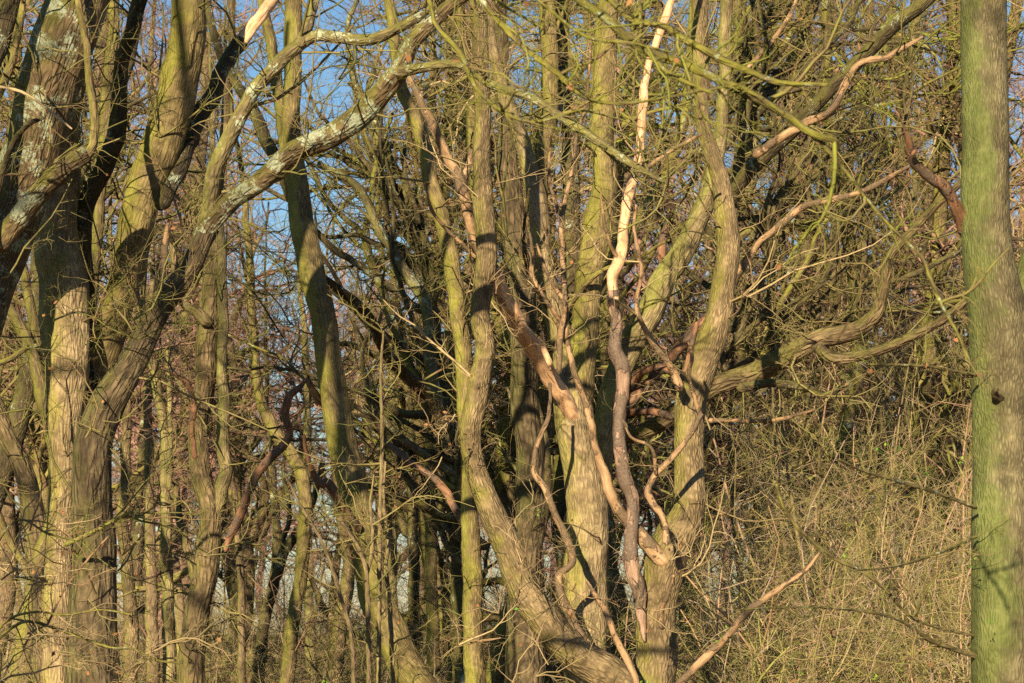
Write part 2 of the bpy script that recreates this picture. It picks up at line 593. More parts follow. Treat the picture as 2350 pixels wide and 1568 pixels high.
def tree(name, label, parts, group=None, cat='tree', twig='t_olive', dens=1.0, tufts=(), leaf=0.0, fine=1.0):
    """parts: (part name, traced path from base to tip, depth at base, depth at tip, material, options)"""
    root = None
    twig_geo = Geo()
    leaf_geo = Geo()
    for part in parts:
        pn, s, d0, d1, mk = part[:5]
        o = part[5] if len(part) > 5 else {}
        P, R = path3(s, d0, d1, o.get('wob', .05))
        a = parse(s, d0, d1)
        if o.get('ground'):
            P, R = smooth_down(P, R)
        if o.get('up', 0):
            P, R = extend_up(P, R, o['up'])
        if root is None:
            root = bpy.data.objects.new(name, None)
            root.empty_display_size = .3
            base = P[0]
            root.location = (base[0], base[1], 0.0)
            COL.objects.link(root)
            root['label'] = label
            root['category'] = cat
            if group:
                root['group'] = group
        g = Geo()
        w = a[:, 2].mean()
        sides = 40 if w > 60 else 30 if w > 40 else 16 if w > 28 else 10 if w > 12 else 7
        g.tubes(P, R, sides, [o.get('tone', RNG.uniform(.2, .9))], lump=o.get('lump', .035 if w > 12 else .06), root=not o.get('ground'), ridge=.022 if mk == 'oak' else .009)
        ob = link(pn, g.mesh(pn, M[mk]), root)
        if 'label' in o:
            ob['label'] = o['label']
        # buds
        T = np.gradient(P, axis=0)
        seg = np.linalg.norm(T, axis=1)
        T = unit(T)
        x, y = seen(P)
        vis = (x > -150) & (x < 2500) & (y > -260) & (y < 1650)
        length = (seg * vis).sum()
        td = (o.get('tw', (0.9 if w > 40 else 1.7 if w > 20 else 2.6)) * 1.5 + (.6 if o.get('tw', 1) > .2 else 0)) * dens
        n = int(length * td * (1.6 if w < 12 else 1))
        if n > 0 and vis.any():
            sel = np.flatnonzero(vis)
            wt = np.where(y[sel] < 950, 2.2, 1.0)
            n = int(n * wt.mean())
            idx = RNG.choice(sel, n * 2, p=wt / wt.sum())
            nrm = unit(RNG.normal(size=(n * 2, 3)))
            nrm = unit(nrm - T[idx] * np.sum(nrm * T[idx], 1, keepdims=True))
            pos = P[idx] + nrm * R[idx, None] * .6
            tw = unit(T[idx] * .5 + nrm)
            ln = o.get('len', (.5, 1.9) if w > 20 else (.35, 1.3))
            spray(twig_geo, pos, tw, n, ln, o.get('r1', min(.016, .5 * R.mean() + .004)), m2=5, m3=3, ang=(.1, .7), fine=fine,
                  leaves=(leaf_geo, leaf) if leaf else None)
    for (tx, ty, tdp, n, spread, ln, dirx, dirz) in tufts:
        c = np.column_stack([tx + RNG.normal(size=n) * spread[0], ty + RNG.normal(size=n) * spread[1], np.ones(n), tdp + RNG.normal(size=n) * .25])
        p, _ = proj(c)
        t = unit(RNG.normal(size=(n, 3)) * .7 + np.array([dirx, -.2, dirz]))
        spray(twig_geo, p, t, n, ln, .011, m2=6, m3=4, ang=(0, .4), wig=.26, fine=fine, leaves=(leaf_geo, max(leaf, .03)))
    if twig_geo.n:
        t = link('twigs', twig_geo.mesh('twigs', M[twig]), root)
        t['kind'] = 'stuff'
    if leaf_geo.n:
        t = link('dry_leaves', leaf_geo.mesh('dry_leaves', M['leaf'], False), root)
        t['kind'] = 'stuff'
    TREES.append(root)
    return root


# ------------------------------------------------------------------ ground
def ground():
    m, nt, bs = mat_new('leaf_litter')
    b = NB(nt)
    tc = b.n('ShaderNodeTexCoord').outputs['Object']
    n1 = b.noise(tc, 1.2, 6, .65)
    n2 = b.noise(tc, 14, 5, .7)
    c = b.mix(b.ramp(n2, (.3, .7)), (.10, .06, .03), (.24, .15, .075))
    c = b.mix(b.math('MULTIPLY', b.ramp(n1, (.52, .66)), .6), c, (.10, .12, .03))
    b.l(c, bs.inputs['Base Color'])
    bp = b.n('ShaderNodeBump', i_Strength=.8, i_Distance=.05)
    b.l(n2, bp.inputs['Height'])
    b.l(bp.outputs[0], bs.inputs['Normal'])
    n = 120
    xs = np.sign(np.linspace(-1, 1, n)) * np.abs(np.linspace(-1, 1, n)) ** 2.2 * 900
    ys = 30 + np.sign(np.linspace(-1, 1, n)) * np.abs(np.linspace(-1, 1, n)) ** 2.2 * 900
    X, Y = np.meshgrid(xs, ys)
    near = np.exp(-((X / 60) ** 2 + ((Y - 30) / 60) ** 2))
    Z = .07 * (np.sin(X * .9 + Y * .4) + np.sin(Y * 1.1 - X * .3)) * near - .07
    v = np.stack([X, Y, Z], -1).reshape(-1, 3)
    i = np.arange(n - 1)
    q = (i[:, None] * n + i[None]).reshape(-1)
    f = np.stack([q, q + 1, q + n + 1, q + n], 1)
    me = bpy.data.meshes.new('ground')
    me.from_pydata(v.tolist(), [], f.tolist())
    me.polygons.foreach_set('use_smooth', np.ones(len(f), dtype=bool))
    me.materials.append(m)
    o = link('ground', me)
    o['kind'] = 'structure'


ground()

# ------------------------------------------------------------------ the left group
G = {'ground': True}
tree('forked_tree', 'massive furrowed tree at left whose stems spread from one thick double base', [
    ('trunk', '216,1590,122 214,1360,108 212,1180,94 214,1040,88 232,970,82 266,895,74 305,822,64 335,765,58 368,700,56 405,655,55 450,590,51 478,520,48', 19.2, 19.4, 'rough', {'ground': True, 'tw': .5}),
    ('stem', '132,1590,76 130,1400,66 136,1300,62 142,1200,64 143,1100,66 146,1000,74 148,940,82 152,870,92 156,770,108 148,660,114 132,580,106 130,500,92 141,400,80 150,300,70 165,180,62 180,60,58 190,-30,54', 20.1, 20.5, 'pale', {'ground': True, 'up': 3.0, 'tw': .5, 'label': 'pale smooth left stem of the forked tree'}),
    ('stem', '186,990,82 214,870,74 250,755,72 288,645,74 306,560,82 340,432,88 370,324,90 403,216,86 430,90,83 437,0,80 440,-60,78', 20.75, 20.0, 'green', {'up': 3.5, 'tw': .6, 'label': 'sunlit yellow green stem leaning to the right'}),
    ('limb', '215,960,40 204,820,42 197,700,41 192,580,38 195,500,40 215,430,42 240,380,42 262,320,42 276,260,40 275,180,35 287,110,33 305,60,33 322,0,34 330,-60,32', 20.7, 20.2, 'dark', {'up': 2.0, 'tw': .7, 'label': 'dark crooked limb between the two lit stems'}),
    ('limb', '462,560,46 478,500,46 492,400,37 532,305,36 575,220,34 636,151,33 683,104,31 726,82,29 780,87,29 852,91,27 906,68,24 942,50,22 990,20,20 1040,-30,18', 19.4, 18.6, 'lichen2', {'up': 1.2, 'tw': .9, 'label': 'grey green lichened limb bending over to the right'}),
    ('limb', '690,100,25 712,40,24 726,-20,24', 18.9, 19.0, 'lichen2', {'up': 2.0, 'tw': .9}),
    ('limb', '462,545,44 490,505,44 540,457,43 600,415,47 672,350,52 780,302,54 845,248,54 905,173,50 950,95,40 1030,18,32 1090,-30,28', 19.4, 18.2, 'lichen', {'up': 1.6, 'tw': .8, 'label': 'long lichen crusted limb rising diagonally across the upper left'}),
    ('limb', '915,165,30 978,154,23 1030,147,21 1068,155,20 1125,192,21 1180,212,21 1236,234,21 1290,270,22 1344,306,22 1398,342,20 1452,378,18 1500,405,12 1545,428,7', 18.4, 17.6, 'lichen2', {'tw': 2.2, 'len': (.3, 1.0)}),
    ('dead_limb', '372,470,36 398,415,36 418,372,36 432,330,37 450,280,40 486,223,40 511,155,35 554,94,32', 20.2, 20.9, 'dark', {'tw': .4, 'lump': .07}),
    ('dead_limb', '551,98,30 575,66,30 600,36,29 636,-15,27', 20.9, 21.1, 'peeled', {'up': 1.0, 'tw': .2, 'lump': .08, 'label': 'orange broken end of the dead limb'}),
    ('dead_stub', '365,655,20 376,600,18 380,550,15 385,512,7', 19.0, 18.9, 'dead', {'tw': 0, 'lump': .12}),
    ('limb', '150,1250,12 215,1220,9 300,1175,7', 18.8, 18.2, 't_moss', {'tw': 3}),
], twig='t_olive', dens=1.5, leaf=.02, tufts=[
    (345, 700, 18.9, 26, (75, 40), (.4, 1.3), 0, .25), (330, 840, 18.8, 14, (80, 35), (.4, 1.2), .1, .1), (200, 770, 19.0, 10, (40, 60), (.4, 1.0), .4, 0),
    (250, 1010, 18.6, 10, (60, 30), (.4, 1.2), .3, .1), (260, 1260, 18.5, 12, (60, 50), (.5, 1.2), .2, .1), (230, 1420, 18.4, 12, (80, 60), (.5, 1.2), .2, .1)])

tree('leaning_tree', 'lichen covered trunk leaning across the top left corner', [
    ('trunk', '-230,1560,150 -170,1150,145 -105,880,140 -42,690,134 12,525,134 60,365,140 118,185,144 176,20,138 200,-60,132', 19.3, 19.5, 'lichen', {'ground': True, 'up': 4.0, 'tw': .6}),
    ('limb', '-5,560,58 30,515,52 90,442,48 150,386,46 200,352,42', 19.2, 18.9, 'lichen', {'tw': .6}),
    ('limb', '200,356,24 216,325,21 215,260,20 205,180,18 196,90,17 178,0,16 170,-60,15', 18.9, 19.0, 'green', {'up': 2, 'tw': .8}),
    ('limb', '-12,470,14 20,350,14 60,290,13 100,270,8', 18.2, 17.8, 'dark', {'tw': 1}),
    ('limb', '-80,190,7 20,203,7 70,222,7 130,268,6 165,296,4', 17.5, 17.2, 't_tan', {'tw': 2}),
], twig='t_olive', leaf=.01)

tree('corner_tree', 'dark trunk edge cutting the extreme top left corner', [
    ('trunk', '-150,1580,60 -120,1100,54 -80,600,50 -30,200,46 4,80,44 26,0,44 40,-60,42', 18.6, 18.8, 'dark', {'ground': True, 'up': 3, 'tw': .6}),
    ('limb', '-20,260,22 20,160,20 42,80,18 52,0,16 58,-50,15', 19.5, 20.2, 'green', {'up': 1.5}),
], twig='t_olive')

tree('bowed_tree', 'bowed mossy trunk with a kink at lower left behind the forked tree', [
    ('trunk', '97,1600,40 95,1500,38 93,1420,38 90,1340,42 88,1280,48 80,1200,52 64,1120,48 44,1060,44 18,1000,40 -10,930,38 -50,840,34', 24.5, 25.2, 'oak', {'ground': True, 'up': 3, 'tw': .8}),
    ('limb', '88,1290,38 122,1180,34 128,1080,30 112,980,28 92,890,30 76,820,28 45,745,25 12,695,22 -20,660,20', 23.8, 24.4, 'green', {'tw': .9}),
    ('limb', '96,900,24 90,850,25 82,770,24 66,680,22 50,605,20 36,540,18', 24.2, 24.8, 'green', {'tw': .9}),
    ('limb', '-30,842,14 20,826,13 60,800,12 92,792,10', 22.0, 22.0, 'mossy', {'tw': 2}),
], twig='t_olive', leaf=.02)

tree('slim_tree', 'slim sunlit yellow stem glimpsed between the leaning trunk and the dark limb', [
    ('trunk', '160,1600,34 180,1200,32 196,850,30 212,650,28 222,560,28 228,450,28 240,320,30 245,220,28 258,100,26 262,0,26 264,-60,25', 24, 25, 'green', {'ground': True, 'up': 3, 'tw': 1})], dens=1.0)

tree('sapling', 'low mossy sapling branches fanning across the bottom left corner', [
    ('stem', '-60,1620,10 -40,1520,9 0,1464,8 54,1428,7 108,1436,7 180,1461,7 252,1486,7 306,1490,6 360,1515,6 414,1522,4', 16.4, 16.2, 'mossy', {'ground': True, 'tw': 4, 'len': (.3, .9)}),
    ('branch', '-40,1520,7 10,1430,6 80,1405,6 150,1412,5 230,1400,4 300,1410,3', 16.4, 16.0, 'mossy', {'tw': 4, 'len': (.3, .8)}),
    ('branch', '-50,1540,7 -20,1290,6 40,1195,5 110,1225,5 170,1240,4', 16.4, 16.3, 'mossy', {'tw': 4, 'len': (.3, .8)}),
    ('branch', '108,1436,6 150,1350,5 205,1280,5 250,1230,4', 16.3, 16.0, 'dead', {'tw': 3, 'len': (.2, .6)}),
], cat='sapling', twig='t_tan', leaf=.05, tufts=[(60, 1330, 16.3, 12, (60, 60), (.4, 1.0), .4, .1), (40, 1480, 16.3, 14, (70, 40), (.4, 1.0), .5, .1), (120, 1530, 16.0, 8, (90, 30), (.4, .9), .4, .2)])

# ------------------------------------------------------------------ between the forked tree and the middle
tree('twin_stem_tree', 'gnarled oak like trunk with a hollow scar and a slimmer yellow second stem', [
    ('trunk', '432,1600,62 440,1510,60 450,1436,58 463,1364,57 472,1290,58 482,1220,54 481,1150,50 458,1060,46 452,1000,45 456,950,45 470,880,47 476,820,48 479,760,49 484,690,50 489,620,40 492,560,36 494,500,32 500,420,26', 26.5, 27.2, 'oak', {'ground': True, 'up': 3, 'tw': .9}),
    ('stem', '486,1200,40 505,1130,36 518,1075,34 511,1000,30 514,930,27 510,840,25 511,730,24 510,625,24 505,545,21 498,450,18', 26.7, 27.0, 'smooth', {'up': 2, 'tw': .8, 'label': 'bright yellow green second stem'}),
    ('limb', '476,740,30 450,715,26 428,702,22 405,640,18 395,560,16', 26.8, 27.0, 'oak', {'tw': 1}),
    ('dead_limb', '518,1262,14 530,1225,19 548,1190,20 572,1130,20 590,1090,20 622,1050,20 658,1012,20 663,985,19 656,950,18 664,910,17 690,885,12 706,868,7', 26.4, 25.8, 'rot', {'tw': .3, 'lump': .09, 'label': 'twisted red brown dead branch'}),
    ('dead_limb', '448,1050,13 440,985,14 445,930,14 430,880,13 405,860,10 370,845,7', 26.2, 25.8, 'rot', {'tw': .4, 'lump': .1}),
    ('limb', '448,1340,20 440,1295,22 426,1250,20 410,1180,18 404,1120,15', 26.6, 27.2, 'oak', {}),
], twig='t_olive', leaf=.02, tufts=[(420, 1150, 18.8, 9, (55, 40), (.3, .9), .1, .3), (380, 1290, 19, 10, (60, 40), (.4, 1.0), .1, .2)])

tree('tall_leaning_tree', 'tall smooth trunk running unbroken from top centre left down to a swept base', [
    ('trunk', '1010,1640,78 962,1570,73 918,1500,75 886,1430,78 862,1365,75 845,1290,74 830,1220,69 816,1148,68 803,1080,68 792,1040,67 780,985,65 766,912,62 755,840,61 748,769,61 733,680,60 708,589,59 692,517,55 683,430,50 674,360,45 670,280,41 672,180,40 672,60,40 670,-40,39', 23.6, 24.6, 'green', {'ground': True, 'up': 4, 'tw': .45, 'wob': .02}),
    ('stem', '668,420,32 652,330,28 641,220,28 628,140,26 614,60,26 600,-20,24', 24.6, 25.4, 'green', {'up': 3, 'tw': 1}),
    ('limb', '676,470,26 640,380,30 612,325,30 590,270,28 566,230,25 530,170,22 500,110,20 482,40,18 478,-30,16', 24.8, 26.2, 'dark', {'up': 2, 'tw': 1}),
    ('dead_limb', '820,1215,24 800,1190,22 775,1145,24 755,1110,20 735,1110,18 716,1080,14 704,1040,10 698,1000,8', 23.6, 23.0, 'rot', {'tw': .2, 'lump': .1, 'label': 'red brown rotten branch leaning on the trunk'}),
    ('dead_stub', '772,935,26 742,925,22 722,905,18 704,872,8', 24.3, 24.0, 'dead', {'tw': 0, 'lump': .1}),
    ('limb', '744,640,20 772,662,20 810,690,22 850,730,24 870,780,26 905,835,28 950,878,30 985,915,32 1020,985,34', 24.6, 27.5, 'dark', {'tw': .8}),
], twig='t_olive', tufts=[(800, 1180, 23.0, 8, (30, 50), (.3, .8), .1, .2), (900, 1470, 22.6, 10, (70, 50), (.4, 1.0), .1, .3)])

tree('crooked_tree', 'crooked slim trunk stepping rightwards then straightening, left of the tall leaning trunk', [
    ('trunk', '655,1600,38 660,1540,36 672,1435,33 686,1345,32 697,1256,31 701,1165,32 692,1090,32 672,1045,31 650,1020,31 628,985,30 606,940,27 592,880,21 584,800,18 576,660,18 570,560,17 564,480,15 556,400,13', 32.0, 33.5, 'green', {'ground': True, 'up': 3, 'tw': 1.4})], twig='t_olive')

tree('crooked_tree', 'dark slim forked tree standing against the pale sky at lower left', [
    ('trunk', '588,1600,30 600,1480,28 614,1395,26 632,1320,25 636,1250,22 629,1130,18 622,1030,15 612,940,12', 37, 38, 'dark', {'ground': True, 'up': 3, 'tw': 1.2}),
    ('limb', '626,1345,24 652,1270,24 672,1238,23 700,1195,20 722,1140,16 740,1060,12', 37, 37.5, 'dark', {'tw': 1.2}),
    ('limb', '640,1270,13 665,1180,12 650,1090,10 655,1030,8', 37.4, 38, 'dark', {'tw': 1.2}),
], twig='t_red')

mids = [
    ('thin pole like trunk just right of the gnarled twin stem tree', '556,1600,19 554,1450,18 553,1330,17 547,1255,16 540,1150,14 528,1060,12 520,960,10', 34, 'far', None),
    ('sunlit yellow trunk with a gentle bend right of the forked tree', '390,1600,34 386,1400,30 380,1200,25 378,1080,23 374,966,22 356,877,22 342,805,20 330,720,16 332,620,12', 30, 'smooth', '388,1120,13 390,1000,12 388,880,11 384,800,9'),
    ('slender pale trunk second to the right of the forked tree', '352,1600,34 345,1250,25 342,1080,22 340,930,20 346,840,16', 31.5, 'far', None),
    ('wavy brown trunk nearest the right edge of the forked tree', '300,1600,36 300,1400,33 290,1300,29 281,1190,25 287,1110,24 288,1040,24 292,960,20 284,860,15', 29, 'tan', None),
    ('dark trunk behind the thicket of slim trunks right of the forked tree', '330,1600,40 322,1450,36 314,1330,30 318,1200,24 322,1080,18 330,950,14', 35, 'dark', '322,1400,20 350,1330,18 380,1280,16 402,1220,13'),
    ('leaning slim trunk crossing the pale sky gap left of the gnarled trunk', '418,1600,24 415,1480,22 412,1380,22 404,1310,20 398,1260,18 386,1180,14 376,1100,10', 38, 'far', None),
    ('straight dark trunk in the sky gap right of the tall leaning trunk', '952,1600,30 950,1450,28 950,1300,26 948,1200,24 945,1100,20 944,1010,18 938,900,16 930,800,13', 36, 'dark', None),
    ('thin straight trunk beyond the gap right of the tall leaning trunk', '985,1600,18 982,1400,16 980,1250,14 979,1100,12 984,980,10', 44, 'far', None),
    ('forked lit trunk behind the tall leaning trunk, leaning right at its foot', '760,1600,40 775,1480,36 790,1380,34 800,1300,30 792,1240,22 778,1180,18 770,1080,14', 33, 'tan', '780,1440,20 740,1390,16 715,1330,13'),
    ('pale trunk glimpsed between the tall leaning trunk and the crooked slim one', '718,1600,26 712,1480,24 708,1300,22 704,1120,20 706,960,18 704,860,17 700,780,15', 40, 'smooth', None),
    ('yellowish trunk behind the dark arching limbs left of centre', '905,1600,30 900,1400,28 896,1200,26 893,1080,24 896,960,22 902,860,20 900,760,16', 39, 'smooth', '896,1120,14 915,1060,13 918,1000,11'),
    ('short lit trunk standing under the arching dark limbs', '1000,1600,34 992,1420,30 988,1250,28 985,1100,26 990,960,26 996,860,24 985,760,20', 33, 'green', None),
]
for lab, s, d, mk, fork in mids:
    ps = [('trunk', s, d, d + .6, mk, {'ground': True, 'up': 3.5, 'tw': 1.2})]
    if fork:
        ps.append(('limb', fork, d + .2, d + .6, mk, {'tw': 1.2}))
    tree('slim_tree', lab, ps, group='slim trunks of the middle wood', twig='t_red', fine=1.2)

for lab, s, d0, d1 in [
    ('grey sapling pole forking low, in front of the tall leaning trunk', '848,1620,12 845,1435,12 841,1318,11 828,1270,9 800,1220,8 776,1190,6', 20.5, 20.4),
    ('straight dark sapling pole rising beside the foot of the tall leaning trunk', '868,1620,12 870,1435,11 872,1200,10 877,1004,9 874,860,7 880,760,5', 20.8, 21.2),
    ('greenish sapling arching up to the left before the tall leaning trunk', '812,1620,11 808,1470,10 780,1364,10 744,1256,8 690,1159,7 655,1090,4', 20.0, 19.6),
    ('thin curved sapling just right of the straight dark pole', '905,1620,11 895,1400,11 886,1310,10 890,1240,9 880,1150,8 884,1060,6', 21.0, 21.5)]:
    ps = [('stem', s, d0, d1, 'far', {'ground': True, 'tw': 2.0, 'len': (.3, .8)})]
    if 'forking' in lab:
        ps.append(('branch', '842,1318,10 852,1275,9 855,1220,8 850,1160,7 858,1090,4', 20.5, 20.6, 'far', {'tw': 2}))
    tree('sapling', lab, ps, cat='sapling', group='thin saplings in front of the tall leaning trunk', twig='t_olive')

# ------------------------------------------------------------------ the middle
tree('arching_tree', 'dark tree fanning arching limbs up and left of centre', [
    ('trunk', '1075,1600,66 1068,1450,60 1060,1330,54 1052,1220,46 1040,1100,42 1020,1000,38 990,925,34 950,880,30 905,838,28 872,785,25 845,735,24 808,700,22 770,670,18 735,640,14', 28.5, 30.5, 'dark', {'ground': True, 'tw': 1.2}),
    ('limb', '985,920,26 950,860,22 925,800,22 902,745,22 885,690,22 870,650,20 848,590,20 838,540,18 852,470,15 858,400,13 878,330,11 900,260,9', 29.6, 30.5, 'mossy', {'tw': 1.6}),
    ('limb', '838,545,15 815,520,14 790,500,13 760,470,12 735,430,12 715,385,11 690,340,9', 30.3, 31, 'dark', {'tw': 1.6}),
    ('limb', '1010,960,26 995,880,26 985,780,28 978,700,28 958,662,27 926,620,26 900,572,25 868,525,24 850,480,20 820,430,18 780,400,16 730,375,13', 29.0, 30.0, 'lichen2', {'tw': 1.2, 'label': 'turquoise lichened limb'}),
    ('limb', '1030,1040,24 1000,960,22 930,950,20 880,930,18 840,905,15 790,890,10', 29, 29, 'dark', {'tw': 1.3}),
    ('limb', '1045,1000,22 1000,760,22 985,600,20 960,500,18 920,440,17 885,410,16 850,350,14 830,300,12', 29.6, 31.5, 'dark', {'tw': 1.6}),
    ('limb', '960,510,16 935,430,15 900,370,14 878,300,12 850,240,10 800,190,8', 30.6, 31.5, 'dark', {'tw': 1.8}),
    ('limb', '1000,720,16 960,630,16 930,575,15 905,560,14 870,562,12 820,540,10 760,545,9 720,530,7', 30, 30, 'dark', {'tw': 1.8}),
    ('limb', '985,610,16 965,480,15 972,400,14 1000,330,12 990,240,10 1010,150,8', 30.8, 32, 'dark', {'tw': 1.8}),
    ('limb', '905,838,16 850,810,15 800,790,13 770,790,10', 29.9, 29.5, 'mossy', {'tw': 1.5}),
    ('dead_limb', '1112,1255,22 1080,1225,22 1055,1190,19 1025,1130,18 985,1090,17 940,1060,17 905,1030,15 880,1010,13 862,960,11 835,930,9', 26.4, 27, 'rot', {'tw': .3, 'lump': .09}),
] + boughs([(1060, 1300, 28.8), (1035, 1050, 29.2), (1000, 800, 30), (960, 560, 30.8), (900, 420, 31)], 38, 95, 160, ['mossy', 'dark', 'dark', 'lichen2', 'rough']), twig='t_olive', fine=1.25, dens=.8, leaf=.02)

tree('sinuous_tree', 'slender yellow green trunk sinuously rising left of the curved pale trunk', [
    ('trunk', '1090,1620,50 1085,1400,46 1080,1200,42 1075,1000,40 1066,880,40 1058,770,40 1050,680,40 1036,610,38 1024,550,37 1012,486,36 990,414,35 974,342,34 952,270,33 922,198,30 905,100,27 895,20,25 890,-40,24', 25.6, 26.6, 'green', {'ground': True, 'up': 3, 'tw': .9})], twig='t_olive')

tree('fork_tree', 'brown fork trunk at bottom centre with a curved pale stem and a dead peeled one', [
    ('trunk', '1498,1600,104 1502,1520,97 1505,1450,90 1512,1365,85 1530,1290,93 1558,1228,90 1577,1166,80 1580,1076,70 1578,1000,68 1584,930,70 1608,858,72 1632,787,68 1650,715,58 1663,625,55 1668,553,54 1667,490,50 1660,432,42 1640,370,36 1618,300,34 1606,220,38 1606,100,40 1606,0,38 1606,-60,37', 21.8, 22.8, 'tan', {'ground': True, 'up': 3, 'tw': .6}),
    ('stem', '1470,1620,104 1400,1552,90 1330,1508,82 1268,1452,78 1222,1385,72 1192,1330,67 1172,1275,65 1154,1225,64 1124,1165,60 1096,1100,52 1081,1030,48 1081,970,50 1096,915,50 1108,860,48 1112,800,46 1100,730,46 1106,660,46 1118,575,47 1117,520,47 1108,430,43 1104,320,40 1105,200,38 1103,100,38 1100,0,38 1098,-60,36', 21.6, 22.4, 'tan', {'up': 3.5, 'tw': .8, 'label': 'pale curved stem sweeping left then up'}),
    ('dead_stem', '1480,1470,10 1472,1430,18 1467,1364,30 1455,1310,36 1446,1256,34 1450,1200,29 1452,1141,28 1438,1105,31 1424,1050,31 1419,990,31 1429,913,29 1430,877,30 1426,841,33 1411,805,33 1416,762,30 1416,733,28 1409,697,27 1406,668,26', 21.75, 21.5, 'weathered', {'tw': .25, 'lump': .08, 'wob': .05, 'label': 'pinkish grey weathered dead stem'}),
    ('dead_stem', '1409,700,26 1405,661,26 1410,625,28 1426,589,25 1428,540,24 1440,468,25 1452,414,23 1466,360,21 1473,288,21 1477,216,20 1488,155,18 1502,108,18 1518,65,18 1531,36,20 1542,0,16 1552,-50,14', 21.5, 21.8, 'bright', {'up': 1.5, 'tw': .25, 'lump': .07, 'wob': .05, 'label': 'barkless bright orange top of the dead stem'}),
    ('dead_limb', '1525,1290,38 1480,1242,34 1452,1208,31 1427,1180,29 1401,1137,26 1387,1083,22 1364,1022,18 1355,967,17 1340,913,15 1319,859,15 1298,772,13 1272,718,12 1238,665,12 1219,628,11 1222,575,10 1216,535,6', 21.8, 21.4, 'dead', {'tw': .5, 'lump': .08, 'label': 'long tan dead limb in front of the big central trunk'}),
    ('dead_limb', '1298,775,12 1299,715,12 1294,640,13 1290,560,12 1290,500,11 1315,378,9 1324,306,9 1344,245,9 1352,160,8 1356,90,7', 21.5, 21.7, 'dead', {'tw': .6, 'lump': .08}),
    ('dead_limb', '1290,505,9 1270,450,9 1260,400,8 1262,340,7', 21.6, 21.5, 'dead', {'tw': .4}),
    ('dead_limb', '1283,850,14 1286,770,14 1296,700,10 1270,655,8 1245,600,8 1232,560,6', 21.45, 21.4, 'dead', {'tw': .3}),
    ('dead_limb', '1530,1245,18 1524,1195,16 1494,1150,16 1488,1126,15 1506,1087,15 1552,1040,13 1582,1000,13 1610,950,11', 21.2, 21.3, 'dead', {'tw': .5, 'lump': .08}),
    ('dead_limb', '1505,1087,9 1500,1040,9 1485,1020,8 1450,1005,7 1430,965,6', 21.2, 20.9, 'dead', {'tw': .5}),
    ('dead_limb', '1608,955,13 1594,912,11 1581,860,10 1589,815,10 1580,785,5', 21.6, 21.3, 'dead', {'tw': .4}),
    ('dead_limb', '1560,890,21 1545,851,18 1520,815,16 1477,751,13 1462,697,11 1473,618,9 1466,590,9 1455,520,8 1460,470,6', 21.8, 21.4, 'dead', {'tw': .5, 'lump': .08}),
    ('dead_limb', '1445,420,11 1480,390,11 1520,360,9 1560,335,9 1610,308,7', 21.6, 21.4, 'dead', {'tw': .8}),
    ('dead_limb', '1416,590,11 1400,560,8 1385,500,7 1378,430,4', 21.5, 21.3, 'dead', {'tw': .3}),
    ('dead_stub', '1520,1440,16 1518,1400,12 1535,1360,10 1545,1320,9', 21.3, 21.0, 'dead', {'tw': .5}),
    ('limb', '1555,885,22 1575,850,18 1588,790,14 1600,740,10', 22.2, 22.2, 'rot', {'tw': .3}),
], twig='t_tan', leaf=.015, dens=1.15, tufts=[
    (1040, 1000, 21.2, 10, (30, 40), (.3, .9), -.3, -.1), (1110, 700, 21.2, 8, (40, 50), (.3, .8), 0, 0), (1240, 1350, 20.6, 12, (90, 60), (.4, 1.0), 0, .1),
    (1130, 1470, 20.4, 14, (90, 60), (.4, 1.0), 0, .2), (1500, 1330, 20.8, 8, (60, 60), (.3, .8), 0, .1), (1330, 1300, 20.8, 10, (60, 40), (.3, .9), 0, 0)])

